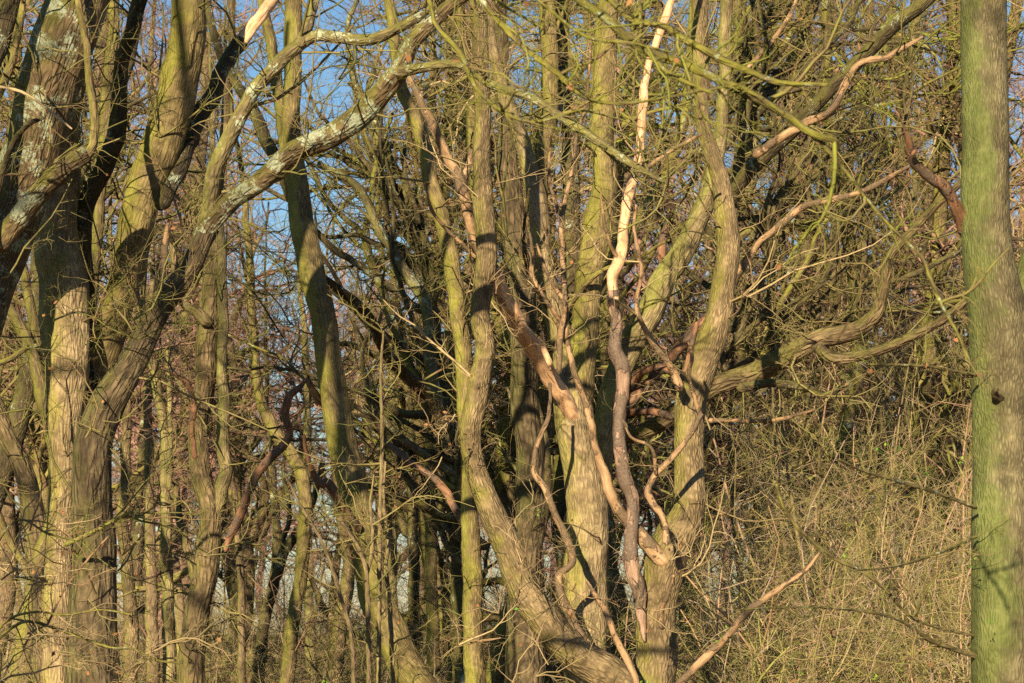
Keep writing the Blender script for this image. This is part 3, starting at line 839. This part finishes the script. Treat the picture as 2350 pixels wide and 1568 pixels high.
tree('central_tree', 'big pale central trunk dividing into upright stems', [
    ('trunk', '1345,1600,106 1346,1400,99 1346,1290,96 1344,1150,94 1335,1081,94 1325,980,92 1314,890,86 1302,820,68 1284,770,54 1262,700,48 1250,610,46 1242,530,46 1234,460,46 1212,378,39 1187,306,34 1158,216,30 1140,150,27 1128,70,24 1120,-30,22', 24.0, 24.6, 'pale', {'ground': True, 'up': 3, 'tw': .5}),
    ('stem', '1325,930,70 1334,860,70 1342,770,66 1349,697,62 1355,625,64 1367,530,67 1380,480,66 1388,432,60 1386,330,55 1386,216,54 1388,72,50 1400,0,46 1408,-60,44', 24.2, 24.6, 'green', {'up': 3, 'tw': .6}),
    ('stem', '1236,480,34 1241,430,36 1246,340,36 1260,250,40 1262,100,40 1253,0,38 1248,-60,36', 24.6, 24.8, 'green', {'up': 3, 'tw': .8}),
    ('stem', '1320,900,46 1322,800,46 1315,700,45 1310,560,44 1312,450,42 1309,350,40 1300,250,36 1290,150,30 1290,0,28 1290,-60,26', 25.0, 25.6, 'dark', {'up': 3, 'tw': .8}),
    ('dead_limb', '1318,960,42 1285,900,40 1238,823,39 1208,776,39 1172,715,39 1148,661,36 1133,620,24', 24.1, 22.5, 'bright', {'tw': .35, 'lump': .08, 'label': 'bright barkless limb leaning up to the left'}),
    ('dead_limb', '1136,632,26 1128,612,27 1105,580,26 1090,550,26 1073,485,26 1062,440,26 1050,400,25 1018,342,23 992,288,21 962,223,18 938,175,10', 22.55, 22.4, 'dead', {'tw': .5, 'lump': .08, 'label': 'brown upper half of the leaning dead limb'}),
    ('dead_limb', '1056,425,20 1072,390,17 1082,345,12', 23.0, 23.2, 'dead', {'tw': .4}),
    ('dead_stub', '1262,835,16 1248,800,14 1245,760,5', 23.2, 23.0, 'peeled', {'tw': 0}),
    ('dead_limb', '1380,1530,27 1344,1479,25 1308,1410,22 1287,1364,18 1284,1322,18 1314,1290,16 1308,1256,16 1293,1220,17 1268,1166,17 1250,1119,16 1226,1083,14 1232,1020,12 1258,960,10 1262,880,8', 22.9, 23.0, 'dead', {'tw': .8, 'lump': .08}),
    ('dead_limb', '1090,590,10 1060,560,10 1020,520,10 990,480,8 975,420,7', 22.6, 22.2, 'dead', {'tw': .5}),
] + boughs([(1300, 850, 24.6), (1260, 600, 24.8), (1262, 200, 25), (1262, 20, 25)], 9, 60, 150, ['dark', 'green', 'mossy'], (200, 480)) + boughs([(1350, 800, 24.6), (1380, 420, 24.8), (1390, 100, 25)], 9, 30, 110, ['dark', 'green', 'mossy'], (200, 480)), twig='t_olive', dens=.6, leaf=.015, tufts=[(1330, 1440, 22.6, 10, (60, 50), (.3, .9), 0, .2)])

tree('rough_barked_tree', 'dark rough barked trunk between the curved pale stem and the big central trunk', [
    ('trunk', '1203,1600,98 1204,1500,92 1206,1400,84 1210,1300,75 1214,1200,70 1215,1100,67 1212,1000,66 1208,900,63 1203,800,62 1198,700,62 1190,600,60 1180,500,57 1170,400,48 1160,300,38 1150,200,36 1150,100,34 1152,-40,32', 25.8, 26.6, 'rough', {'ground': True, 'up': 3, 'tw': .8})], twig='t_olive')

tree('slanting_tree', 'thick slanting trunk passing behind the dead peeled stem towards upper right', [
    ('trunk', '1372,1600,60 1372,1300,54 1376,1120,50 1386,1000,51 1404,905,54 1438,805,60 1475,742,62 1520,655,59 1558,590,55 1590,530,50 1610,480,46 1636,405,40 1655,300,32 1660,200,29 1665,60,28 1672,-60,26', 25.6, 26.0, 'smooth', {'ground': True, 'up': 3, 'tw': .8}),
    ('limb', '1392,1030,40 1437,1003,36 1490,985,38 1560,940,42 1640,888,46 1725,858,50 1770,837,50 1830,806,48 1880,778,46 1940,765,44 1970,756,40 2000,731,34 2018,705,28 2034,640,26 2042,590,23 2087,535,20 2150,470,18 2230,400,15', 26.4, 23.6, 'oak', {'tw': .7, 'label': 'heavy horizontal limb reaching right'}),
    ('limb', '1880,800,28 1905,822,25 1944,822,26 2015,805,24 2087,775,22 2142,747,20 2195,707,17 2260,650,12', 24.5, 23.6, 'oak', {'tw': .8}),
    ('limb', '1700,890,24 1770,880,20 1850,890,18 1890,908,15 1930,890,12', 25.0, 24.6, 'dark', {'tw': 1.3}),
    ('limb', '1665,470,36 1715,400,34 1764,350,32 1830,290,30 1890,223,31 1960,150,32 2052,61,32 2110,15,30 2170,-40,28', 26.4, 24.8, 'dark', {'up': 2, 'tw': .8, 'label': 'dark lichened limb rising to the upper right'}),
    ('dead_limb', '1735,355,22 1790,318,20 1854,280,20 1906,254,18 1944,187,18 1976,144,16 2034,133,14 2070,112,12 2118,84,6', 25.4, 24.4, 'dead', {'tw': .5, 'lump': .09}),
    ('dead_limb', '1976,146,12 1972,120,10 1970,98,5', 26, 26, 'rot', {'tw': 0}),
    ('dead_limb', '1650,720,18 1700,620,18 1740,560,16 1764,540,16 1811,500,16 1854,471,16 1962,446,14 2016,421,12 2090,380,8', 25.4, 24.0, 'dead', {'tw': .8, 'lump': .09, 'label': 'orange tan dead limb pointing right'}),
    ('dead_limb', '1376,1010,26 1445,925,24 1525,840,24 1560,797,24 1612,738,20 1650,700,16', 26.0, 25.6, 'rot', {'tw': .4, 'lump': .1}),
    ('dead_limb', '1440,900,22 1470,858,20 1505,844,19 1540,850,16', 26.0, 25.4, 'rot', {'tw': .3, 'lump': .1}),
    ('dead_limb', '1436,950,14 1470,945,18 1505,946,18 1545,958,14', 26.0, 25.2, 'rot', {'tw': .3, 'lump': .1}),
    ('limb', '1722,420,18 1722,290,20 1753,216,20 1800,162,22 1836,97,22 1865,18,22 1880,-40,20', 27.5, 29, 'green', {'up': 2, 'tw': 1.3}),
    ('dead_limb', '1690,180,9 1740,130,12 1790,70,12 1820,20,10 1835,-30,8', 27, 27, 'dead', {'up': 1, 'tw': .6}),
    ('dead_limb', '1630,965,12 1680,965,10 1740,967,10 1800,960,9 1870,940,6', 25.0, 24.5, 'dead', {'tw': 1.0}),
    ('dead_limb', '1530,520,18 1518,580,20 1525,640,14', 26.0, 26.0, 'rot', {'tw': 0}),
] + boughs([(1640, 980, 26.6), (1690, 700, 26.8), (1670, 480, 27), (1660, 250, 27.4), (1664, 60, 27.6)], 34, 8, 75, ['mossy', 'dark', 'dark', 'rough']) + boughs([(1720, 860, 26.8), (1850, 790, 27), (2010, 720, 27.3), (2100, 540, 27.4)], 18, 10, 120, ['mossy', 'dark', 'rough']), twig='t_olive', dens=.82, fine=1.15, leaf=.03, tufts=[(1900, 1100, 24, 14, (140, 80), (.5, 1.4), 0, .1), (1800, 700, 24.5, 16, (120, 90), (.5, 1.3), 0, -.1), (1750, 980, 24, 12, (100, 60), (.5, 1.2), .2, 0)])

tree('fallen_pole', 'tan dead pole propped at a slant right of the fork trunk', [
    ('pole', '1530,1610,21 1567,1561,20 1650,1480,18 1692,1432,17 1720,1400,16 1782,1356,14 1847,1310,11 1882,1268,7', 20.5, 20.0, 'dead', {'ground': True, 'tw': .15, 'lump': .06})], cat='fallen branch', twig='t_tan')
tree('dead_stick', 'leaning dead stick left of the fork trunk base', [
    ('stick', '1462,1575,16 1455,1547,16 1416,1470,16 1387,1400,14 1347,1335,8', 20.9, 21.0, 'dead', {'ground': True, 'tw': .2, 'lump': .08})], cat='fallen branch', twig='t_tan')

# ------------------------------------------------------------------ right foreground trunk
tree('foreground_tree', 'straight mossy foreground trunk at the right edge', [
    ('trunk', '2308,1600,156 2305,1300,150 2303,1100,146 2300,900,141 2297,800,139 2290,720,134 2276,640,122 2268,560,115 2263,450,111 2260,300,108 2257,100,106 2256,-60,104', 14.0, 14.2, 'algae', {'ground': True, 'up': 4, 'tw': .12, 'wob': .012, 'lump': .015}),
    ('stem', '2320,780,90 2345,690,66 2365,600,54 2400,500,50 2430,380,46', 14.2, 14.6, 'algae', {'up': 3, 'tw': .1}),
    ('branch_collar', '2296,668,34 2270,615,62 2250,578,60 2236,552,44', 14.12, 14.04, 'oak', {'tw': 0, 'lump': .07}),
    ('dead_limb', '2275,620,52 2246,575,46 2222,530,38 2198,486,30 2178,448,29 2158,422,30 2124,399,23 2100,374,20 2089,342,19 2080,305,10 2068,278,3', 14.32, 13.5, 'rot', {'tw': 0, 'lump': .1, 'label': 'broken splintered red brown branch stub'}),
    ('dead_limb', '2094,355,9 2112,330,7 2116,305,3', 13.6, 13.5, 'rot', {'tw': 0}),
    ('branch', '2240,1166,9 2180,1142,9 2124,1123,9 1980,1080,7 1926,1054,5', 13.9, 13.2, 'mossy', {'tw': 2.5, 'len': (.2, .6)}),
    ('branch', '2240,1232,8 2142,1274,7 2052,1300,6 1960,1310,4', 13.9, 13.0, 'mossy', {'tw': 2.5, 'len': (.2, .6)}),
    ('branch', '2245,1508,14 2142,1472,11 2052,1418,8 1922,1396,7 1800,1394,5 1692,1400,4', 13.9, 12.8, 'mossy', {'tw': 2.5, 'len': (.2, .7)}),
    ('branch', '2240,1460,7 2150,1440,7 2088,1414,7 2034,1356,8 1980,1313,8 1908,1277,9 1836,1216,10 1800,1166,9 1782,1112,7', 13.9, 13.2, 'mossy', {'tw': 2.5, 'len': (.2, .6)}),
    ('branch', '2240,862,8 2124,841,7 1998,837,5', 13.9, 13.4, 'mossy', {'tw': 2, 'len': (.2, .5)}),
    ('knot_stub', '2298,916,26 2288,910,20 2281,902,15 2288,892,8', 14.02, 13.82, 'oak', {'tw': 0, 'lump': .1}),
], twig='t_olive', leaf=.03)

# ------------------------------------------------------------------ the overhanging tree whose trunk stands left of the frame
tree('overhanging_tree', 'mossy blurred branches hanging down across the upper right in the foreground', [
    ('trunk', '-1160,1700,190 -1150,1300,175 -1130,800,160 -1110,300,150 -1090,-200,140 -1080,-700,120', 11.0, 11.0, 'lichen', {'ground': True, 'up': 4, 'tw': .2}),
    ('limb', '-1110,160,80 -600,-190,64 -250,-280,54 200,-330,46 700,-330,38 1050,-230,30 1240,-80,24 1333,0,21 1391,43,22 1452,97,23 1506,126,22 1578,151,20 1668,194,20 1786,252,19 1854,302,17 1925,326,10', 11.0, 10.4, 'mossy', {'tw': 1.4, 'len': (.25, .9)}),
    ('branch', '1240,-80,18 1330,-40,16 1400,0,15 1452,47,16 1524,61,16 1578,94,18 1650,133,18 1722,165,16 1790,190,13 1900,195,8', 10.6, 10.2, 'mossy', {'tw': 2.2, 'len': (.25, .8)}),
    ('branch', '1840,292,11 1870,312,11 1930,380,9 2000,470,8 2041,517,8 2100,575,8 2120,600,9 2156,690,10 2196,762,9 2228,834,8', 10.4, 10.6, 'mossy', {'tw': 1.6, 'len': (.2, .5)}),
    ('branch', '700,-330,18 960,-160,16 1060,-60,14 1128,29,14 1200,108,14 1272,162,14 1326,212,12 1380,235,9 1460,235,7 1560,218,6 1720,190,4', 10.7, 10.2, 'mossy', {'tw': 1.5, 'len': (.2, .7)}),
    ('branch', '700,-330,16 880,-180,12 960,-60,11 985,0,11 1003,61,12 1060,126,13 1086,190,13 1140,248,10 1220,280,7 1340,250,5', 10.7, 10.0, 'mossy', {'tw': 1.5, 'len': (.2, .7)}),
    ('branch', '1050,-230,12 1160,-80,9 1236,0,9 1344,83,9 1452,100,8 1540,120,5', 10.6, 10.1, 'mossy', {'tw': 1.8, 'len': (.2, .7)}),
    ('branch', '1490,122,13 1530,165,12 1600,200,10 1640,215,6', 10.4, 10.2, 'mossy', {'tw': 2.5, 'len': (.2, .6)}),
    ('branch', '1650,190,13 1700,200,13 1760,235,12 1800,262,10', 10.4, 10.3, 'mossy', {'tw': 2.5, 'len': (.2, .6)}),
    ('branch', '1465,100,8 1472,60,8 1468,10,7 1470,-30,6', 10.4, 10.4, 'mossy', {'tw': 1, 'len': (.1, .4)}),
], twig='t_moss', fine=.8, leaf=.02)

gl = Geo()
for (x, y, d) in [(2270, 1430, 13.5), (2205, 1062, 13.6), (2060, 1032, 13.3), (2025, 1030, 13.3), (1660, 1445, 20.0), (1655, 1470, 20.0), (1478, 1560, 20.4), (2120, 1080, 13.4), (1815, 1510, 19.0), (1830, 1545, 19.0), (2005, 1555, 17.0), (540, 1555, 18), (740, 1570, 18), (1945, 1275, 13.2), (2230, 1290, 13.6), (1180, 1395, 20.4), (1240, 1175, 20.6)]:
    n = 5
    c = np.column_stack([x + RNG.normal(size=n) * 7, y + RNG.normal(size=n) * 6, np.ones(n), d + RNG.normal(size=n) * .04])
    p, _ = proj(c)
    u = unit(RNG.normal(size=(n, 3))) * .012 * d / 14
    w_ = unit(np.cross(u, RNG.normal(size=(n, 3)))) * .008 * d / 14
    gl.quads(p, u, w_, RNG.uniform(0, 1, n))
fg = [t for t in TREES if t.name == 'foreground_tree'][0]
o_ = link('green_leaves', gl.mesh('green_leaves', M['green_leaf'], False), fg)
o_['kind'] = 'stuff'

# ------------------------------------------------------------------ background prototypes
def sub(g, P, R, m, ln, r, k, s, ang, wig, up, lo=.2, tone=None):
    p, t, rr, ix = pick(P, R, m, lo)
    L = np.linalg.norm(P[ix, -1] - P[ix, 0], axis=1) * RNG.uniform(*ln, len(p))
    P2, R2 = grow(p, t, np.minimum(rr * .75, r), L, ang, k, wig, up)
    tn = RNG.uniform(0, 1, len(p)) if tone is None else np.clip(tone[ix] + RNG.normal(size=len(p)) * .22, 0, 1)
    g.tubes(P2, R2, s, tn, cap=False)
    return P2, R2, tn


def proto_tree(H, r0, n_limb, lo, m, spread, lean=0.0, arch=.05, fine=1.0, wig=.24, crook=1.0):
    gt, gc = Geo(), Geo()
    n = 26
    z = np.linspace(-.1, H, n)
    ph = RNG.uniform(0, 6.28, 4)
    x = lean * z + crook * (.30 * np.sin(z * .5 + ph[0]) + .10 * np.sin(z * 1.25 + ph[1]))
    y = crook * (.30 * np.sin(z * .45 + ph[2]) + .09 * np.sin(z * 1.3 + ph[3]))
    x, y = x - x[0], y - y[0]
    P = np.stack([x, y, z], 1)
    R = r0 * (1 - .78 * (z / H)) * (1 + .35 * np.exp(-z / .35))
    gt.tubes(P, R, 12, [RNG.uniform(.2, .8)], lump=.04)
    # limbs
    idx = RNG.integers(int(n * lo), n - 1, n_limb)
    T = unit(np.gradient(P, axis=0))
    L = spread * RNG.uniform(.5, 1.1, n_limb) * (1.15 - .55 * z[idx] / H)
    P1, R1 = grow(P[idx], T[idx], R[idx] * RNG.uniform(.3, .55, n_limb), L, (.5, 1.3), 11, wig, arch, .22)
    gt.tubes(P1, R1, 6, np.full(n_limb, .5), lump=0, cap=False)
    t0 = RNG.uniform(0, 1, n_limb)
    P2, R2, t2 = sub(gc, P1, R1, m[0], (.25, .65), .032, 8, 4, (.4, 1.2), wig, arch, tone=t0)
    P3, R3, t3 = sub(gc, P2, R2, m[1], (.3, .65), .011 * fine, 5, 3, (.4, 1.1), .22, .03, tone=t2)
    P4, R4, t4 = sub(gc, P3, R3, m[2], (.3, .7), .0062 * fine, 3, 3, (.4, 1.1), .25, .03, tone=t3)
    return gt, gc


def proto_shrub(H, n, m, fine=1.0, up=.1):
    g = Geo()
    p = np.column_stack([RNG.normal(size=n) * .22, RNG.normal(size=n) * .22, np.full(n, -.05)])
    t = unit(RNG.normal(size=(n, 3)) * np.array([.38, .38, .05]) + np.array([0, 0, 1.0]))
    P1, R1 = grow(p, t, RNG.uniform(.006, .022, n), RNG.uniform(.4, 1.15, n) * H, (0, .45), 10, .2, up, .3)
    t1 = RNG.uniform(0, 1, n)
    g.tubes(P1, R1, 5, t1, cap=False)
    P2, R2, t2 = sub(g, P1, R1, m[0], (.2, .6), .009 * fine, 7, 3, (.5, 1.4), .28, .0, tone=t1)
    P3, R3, t3 = sub(g, P2, R2, m[1], (.25, .6), .006 * fine, 4, 3, (.4, 1.3), .3, .0, tone=t2)
    P4, R4, t4 = sub(g, P3, R3, m[2], (.3, .7), .0035 * fine, 3, 3, (.4, 1.2), .24, .0, tone=t3)
    return g


PROTO = []
for i, (H, r0, nl, lo, m, sp, lean, mk, tk) in enumerate([
        (15, .20, 26, .10, (7, 5, 3), 4.2, .05, 'green', 't_olive'),
        (17, .24, 30, .18, (7, 5, 3), 4.6, -.06, 'far', 't_red'),
        (14, .15, 22, .14, (7, 5, 3), 3.6, .10, 'oak', 't_scrub'),
        (16, .17, 28, .10, (7, 5, 3), 4.0, -.02, 'tan', 't_red')]):
    gt, gc = proto_tree(H, r0, nl, lo, m, sp, lean, fine=1.5)
    PROTO.append((gt.mesh('trunk', M[mk]), gc.mesh('crown', M[tk])))

# trees of the middle and far background that can be told apart: trunk (traced foot at y ~1500) and crown
LAND = [(150, 'the big forked tree'), (300, 'the yellow green leaning stem'), (460, 'the gnarled twin stem tree'), (640, 'the crooked slim trunk'), (800, 'the tall leaning trunk'),
        (950, 'the dark arching limbs'), (1110, 'the pale curved stem'), (1210, 'the rough barked trunk'), (1345, 'the big central trunk'), (1430, 'the dead peeled stem'), (1590, 'the fork trunk'),
        (1800, 'the heavy horizontal limb'), (2030, 'the broken branch stub'), (2290, 'the foreground trunk')]
BACK = [
    # sketch x, depth, scale, proto
    (40, 34, .95, 0), (250, 40, 1.0, 1), (510, 52, 1.05, 1),  (1010, 46, 1.0, 1), (1070, 38, 1.0, 0),
    (1160, 34, .95, 2), (1270, 36, 1.0, 0), (1470, 40, 1.05, 0), (1620, 44, 1.1, 1), (1745, 40, 1.0, 2), (1800, 46, 1.1, 3), 
    (1905, 43, 1.0, 1), (2000, 48, 1.1, 3), (2095, 44, 1.0, 2), (2185, 47, 1.1, 1), (2250, 35, 1.0, 0), (2340, 40, 1.0, 2), (2420, 34, 1.0, 3),
    (-60, 42, 1.0, 1), (25, 60, .9, 2), (585, 60, .8, 0), (735, 60, .8, 2), (340, 56, 1.1, 3), (930, 58, 1.1, 1), (1330, 50, 1.1, 1), (1500, 56, 1.15, 3), (1660, 54, 1.1, 2), (1770, 58, 1.15, 1), (1880, 55, 1.1, 0), (2120, 57, 1.15, 1), (2220, 56, 1.1, 3)]
KINDW = ['mossy olive', 'reddish brown', 'slim dark', 'pale brown']
used_label = {}
for x, d, s, k in BACK:
    p, _ = proj([[x, 1480, 1, d]])
    root = bpy.data.objects.new('background_tree', None)
    COL.objects.link(root)
    root.location = (p[0, 0], p[0, 1], 0)
    root.scale = (s, s, s)
    root.rotation_euler = (0, 0, RNG.uniform(0, 6.28))
    lm = min(LAND, key=lambda q: abs(q[0] - x))
    side = 'just left of' if x < lm[0] - 25 else 'just right of' if x > lm[0] + 25 else 'directly behind'
    dist = 'nearer' if d < 39 else 'farther' if d < 50 else 'farthest'
    lab = f'{KINDW[k]} bare tree in the {dist} background, {side} {lm[1]}'
    root['label'] = lab
    root['category'] = 'tree'
    root['group'] = 'bare trees of the background'
    for nm, me in zip(('trunk', 'crown'), PROTO[k]):
        c = bpy.data.objects.new(nm, me)
        COL.objects.link(c)
        c.parent = root


# crooked trees whose arching boughs fill the upper half
CROOK = []
for H, r0, nl, lo, sp, lean, mk, tk in ((13, .17, 18, .34, 5.2, .12, 'dark', 't_olive'), (12.5, .15, 16, .36, 5.0, -.14, 'mossy', 't_moss'), (13, .16, 18, .38, 5.4, .02, 'green', 't_tan')):
    gt, gc = proto_tree(H, r0, nl, lo, (8, 6, 3), sp, lean, arch=.03, fine=1.25, wig=.33, crook=1.6)
    CROOK.append((gt.mesh('trunk', M[mk]), gc.mesh('crown', M[tk])))
CW = ['dark crooked', 'mossy crooked', 'sprawling dark']
for i_, (x, d, s, k, rz) in enumerate([(-20, 29, 1.0, 0, .4), (1110, 31, 1.0, 2, 0.3), (1235, 35, 1.05, 0, 2.2), (1440, 30, 1.0, 1, 4.1),
                                        (1840, 34, 1.1, 1, 1.7), (2390, 33, 1.1, 2, 4.6)]):
    p, _ = proj([[x, 1480, 1, d]])
    root = bpy.data.objects.new('crooked_tree', None)
    COL.objects.link(root)
    root.location = (p[0, 0], p[0, 1], 0)
    root.scale = (s, s, s)
    root.rotation_euler = (0, 0, rz)
    lm = min(LAND, key=lambda q: abs(q[0] - x))
    side = 'left of' if x < lm[0] - 25 else 'right of' if x > lm[0] + 25 else 'behind'
    root['label'] = f'{CW[k]} tree with tangled boughs, its foot {side} {lm[1]}'
    root['category'] = 'tree'
    root['group'] = 'crooked trees behind the front row'
    for nm, me in zip(('trunk', 'crown'), CROOK[k]):
        o = bpy.data.objects.new(nm, me)
        COL.objects.link(o)
        o.parent = root


# masses nobody could count: instanced with geometry nodes on scattered points
def mass(name, label, protos, pts, rot, scl, cat):
    c = bpy.data.collections.new(name + '_source')
    for i, me in enumerate(protos):
        c.objects.link(bpy.data.objects.new(f'{name}_source_{i}', me))
    me = bpy.data.meshes.new(name)
    me.vertices.add(len(pts))
    me.vertices.foreach_set('co', np.asarray(pts, np.float32).ravel())
    for an, vals in (('rot', rot), ('scl', scl)):
        a = me.attributes.new(an, 'FLOAT_VECTOR', 'POINT')
        a.data.foreach_set('vector', np.asarray(vals, np.float32).ravel())
    a = me.attributes.new('which', 'INT', 'POINT')
    a.data.foreach_set('value', RNG.integers(0, len(protos), len(pts)).astype(np.int32))
    o = link(name, me)
    o['kind'] = 'stuff'
    o['label'] = label
    o['category'] = cat
    ng = bpy.data.node_groups.new(name, 'GeometryNodeTree')
    ng.interface.new_socket('Geometry', in_out='INPUT', socket_type='NodeSocketGeometry')
    ng.interface.new_socket('Geometry', in_out='OUTPUT', socket_type='NodeSocketGeometry')
    N = ng.nodes
    gi, go = N.new('NodeGroupInput'), N.new('NodeGroupOutput')
    ci = N.new('GeometryNodeCollectionInfo')
    ci.inputs['Collection'].default_value = c
    ci.inputs['Separate Children'].default_value = True
    ip = N.new('GeometryNodeInstanceOnPoints')
    ip.inputs['Pick Instance'].default_value = True

    def na(nm, t):
        q = N.new('GeometryNodeInputNamedAttribute')
        q.data_type = t
        q.inputs['Name'].default_value = nm
        return [s for s in q.outputs if s.enabled][0]
    e2r = N.new('FunctionNodeEulerToRotation')
    ng.links.new(na('rot', 'FLOAT_VECTOR'), e2r.inputs[0])
    ng.links.new(gi.outputs[0], ip.inputs['Points'])
    ng.links.new(ci.outputs[0], ip.inputs['Instance'])
    ng.links.new(na('which', 'INT'), ip.inputs['Instance Index'])
    ng.links.new(e2r.outputs[0], ip.inputs['Rotation'])
    ng.links.new(na('scl', 'FLOAT_VECTOR'), ip.inputs['Scale'])
    ng.links.new(ip.outputs[0], go.inputs[0])
    md = o.modifiers.new('scatter', 'NODES')
    md.node_group = ng
    return o


def far_density(x):
    # fewer crowns where the photograph opens to the sky
    return 1.0


fp = []
for d in (60, 70, 80, 92, 108, 128):
    half = 1175 / F * d * 1.2
    for x in np.arange(-half, half, 5.0):
        sx = x / d * F + 1175
        if 560 < sx < 1000 and RNG.uniform() < .5:
            continue
        fp.append((x + RNG.uniform(-2.4, 2.4), d + RNG.uniform(-5, 5), 0))
fp = np.array(fp)
FP = []
for H, nl, sp in ((19, 46, 5.0), (15, 40, 4.6)):
    gt, gc = proto_tree(H, .2, nl, .25, (6, 5, 4), sp, arch=.02, fine=2.4)
    off = gc.n          # trunk and crown of the mass in one mesh
    gc.v += gt.v
    gc.q += [q + off for q in gt.q]
    gc.b += gt.b
    gc.t += gt.t
    gc.n += gt.n
    FP.append(gc.mesh('far_tree', M['t_far']))
n = len(fp)
mass('far_wood', 'hazy reddish brown mass of bare trees filling the far background', FP, fp,
     np.column_stack([np.zeros(n), np.zeros(n), RNG.uniform(0, 6.28, n)]),
     np.repeat(RNG.uniform(.75, 1.15, n)[:, None], 3, 1), 'wood')

SH = [proto_shrub(2.6, 16, (7, 4, 2), 1.3, .03).mesh('scrub', M['t_scrub']), proto_shrub(4.2, 12, (8, 4, 2), 1.3, .14).mesh('scrub', M['t_scrub']), proto_shrub(2.2, 18, (7, 4, 2), 1.3, .0).mesh('scrub', M['t_olive'])]
sp_ = []
for _ in range(260):
    d = 23 + 40 * RNG.uniform() ** 1.1
    x = RNG.uniform(-150, 2500)
    right = 1 / (1 + math.exp(-(x - 1600) / 100))
    if d < 27 and x < 1620:
        continue
    if RNG.uniform() > .4 + .5 * right:
        continue
    s = RNG.uniform(.5, .8) * (1 + .75 * right * RNG.uniform(.2, 1)) * (.75 + .6 * (d - 20) / 44)
    p, _r = proj([[x, 1500, 1, d]])
    sp_.append((p[0, 0], p[0, 1], s))
for x in np.linspace(1740, 2260, 17):         # the sunlit front of the right thicket
    p, _r = proj([[x + RNG.uniform(-25, 25), 1500, 1, RNG.uniform(22.5, 30)]])
    sp_.append((p[0, 0], p[0, 1], RNG.uniform(.5, 1.45)))
for d in (52, 60, 68, 76, 86):                # low scrub that hides the foot of the far wood
    for x in np.arange(-100, 2500, 110):
        p, _r = proj([[x + RNG.uniform(-50, 50), 1480, 1, d + RNG.uniform(-4, 4)]])
        sp_.append((p[0, 0], p[0, 1], RNG.uniform(.9, 1.5)))
sp_ = np.array(sp_)
n = len(sp_)
mass('scrub_thicket', 'tangled tan and olive scrub of fine twigs along the bottom and right', SH,
     np.column_stack([sp_[:, :2], np.zeros(n)]), np.column_stack([RNG.normal(size=n) * .08, RNG.normal(size=n) * .08, RNG.uniform(0, 6.28, n)]), np.repeat(sp_[:, 2:], 3, 1), 'scrub')

# ------------------------------------------------------------------ slim poles of the right hand thicket
POLE = []
for H, r0, lean, mk in ((7, .05, .10, 'far'), (8, .06, -.07, 'pale'), (6, .038, -.16, 'pale'), (9, .075, .02, 'oak')):
    gt, gc = proto_tree(H, r0, 10, .12, (5, 4, 2), 1.7, lean, arch=.08, fine=1.3, wig=.2, crook=.5)
    POLE.append((gt.mesh('stem', M[mk]), gc.mesh('twigs', M['t_scrub'])))
_o = 'first second third fourth fifth sixth seventh eighth ninth tenth eleventh twelfth thirteenth fourteenth fifteenth sixteenth seventeenth eighteenth nineteenth twentieth'.split()
_t = ['twenty-' + q for q in _o[:9]] + ['thirtieth'] + ['thirty-' + q for q in _o[:9]]
ORD = _o + _t
PW = ['brown', 'pale', 'thin slanting', 'dark']
for i_, x in enumerate(np.linspace(1690, 2215, 22)):
    d = RNG.uniform(24, 38)
    k = int(RNG.integers(0, 4))
    p, _ = proj([[x + RNG.uniform(-10, 10), 1500, 1, d]])
    root = bpy.data.objects.new('sapling', None)
    COL.objects.link(root)
    root.location = (p[0, 0], p[0, 1], 0)
    s = RNG.uniform(.5, .95)
    root.scale = (s, s, s)
    root.rotation_euler = (0, 0, RNG.uniform(0, 6.28))
    lm = min(LAND[10:], key=lambda q: abs(q[0] - x))
    side = 'left of' if x < lm[0] - 25 else 'right of' if x > lm[0] + 25 else 'below'
    root['label'] = f"{PW[k]} slim pole in the right thicket, {ORD[i_]} from the left"
    root['category'] = 'sapling'
    root['group'] = 'slim poles of the right thicket'
    for nm, me in zip(('stem', 'twigs'), POLE[k]):
        c = bpy.data.objects.new(nm, me)
        COL.objects.link(c)
        c.parent = root
        if nm == 'twigs':
            c['kind'] = 'stuff'

# ------------------------------------------------------------------ unseen bare trees added beside the frame to shade the wood
gt, gc = proto_tree(14, .2, 25, .52, (6, 4, 2), 5.6, .0, arch=.02)
SHADE = (gt.mesh('trunk', M['green']), gc.mesh('crown', M['t_olive']))
for (x, y, s, lab) in [(-7.5, 8.5, 1.0, 'unseen high crowned tree added for shade beyond the left edge, beside the overhanging branches'), (2.5, 5.2, .8, 'unseen high crowned tree added for shade beyond the right edge, in front of the foreground trunk')]:
    root = bpy.data.objects.new('added_shade_tree', None)
    COL.objects.link(root)
    root.location = (x, y, 0)
    root.scale = (s, s, s)
    root.rotation_euler = (0, 0, RNG.uniform(0, 6.28))
    root['label'] = lab
    root['category'] = 'tree'
    root['group'] = 'unseen high crowned trees added for shade around the camera'
    for nm, me in zip(('trunk', 'crown'), SHADE):
        c = bpy.data.objects.new(nm, me)
        COL.objects.link(c)
        c.parent = root

print('TRIS', sum(len(m.polygons) * 2 for m in bpy.data.meshes))
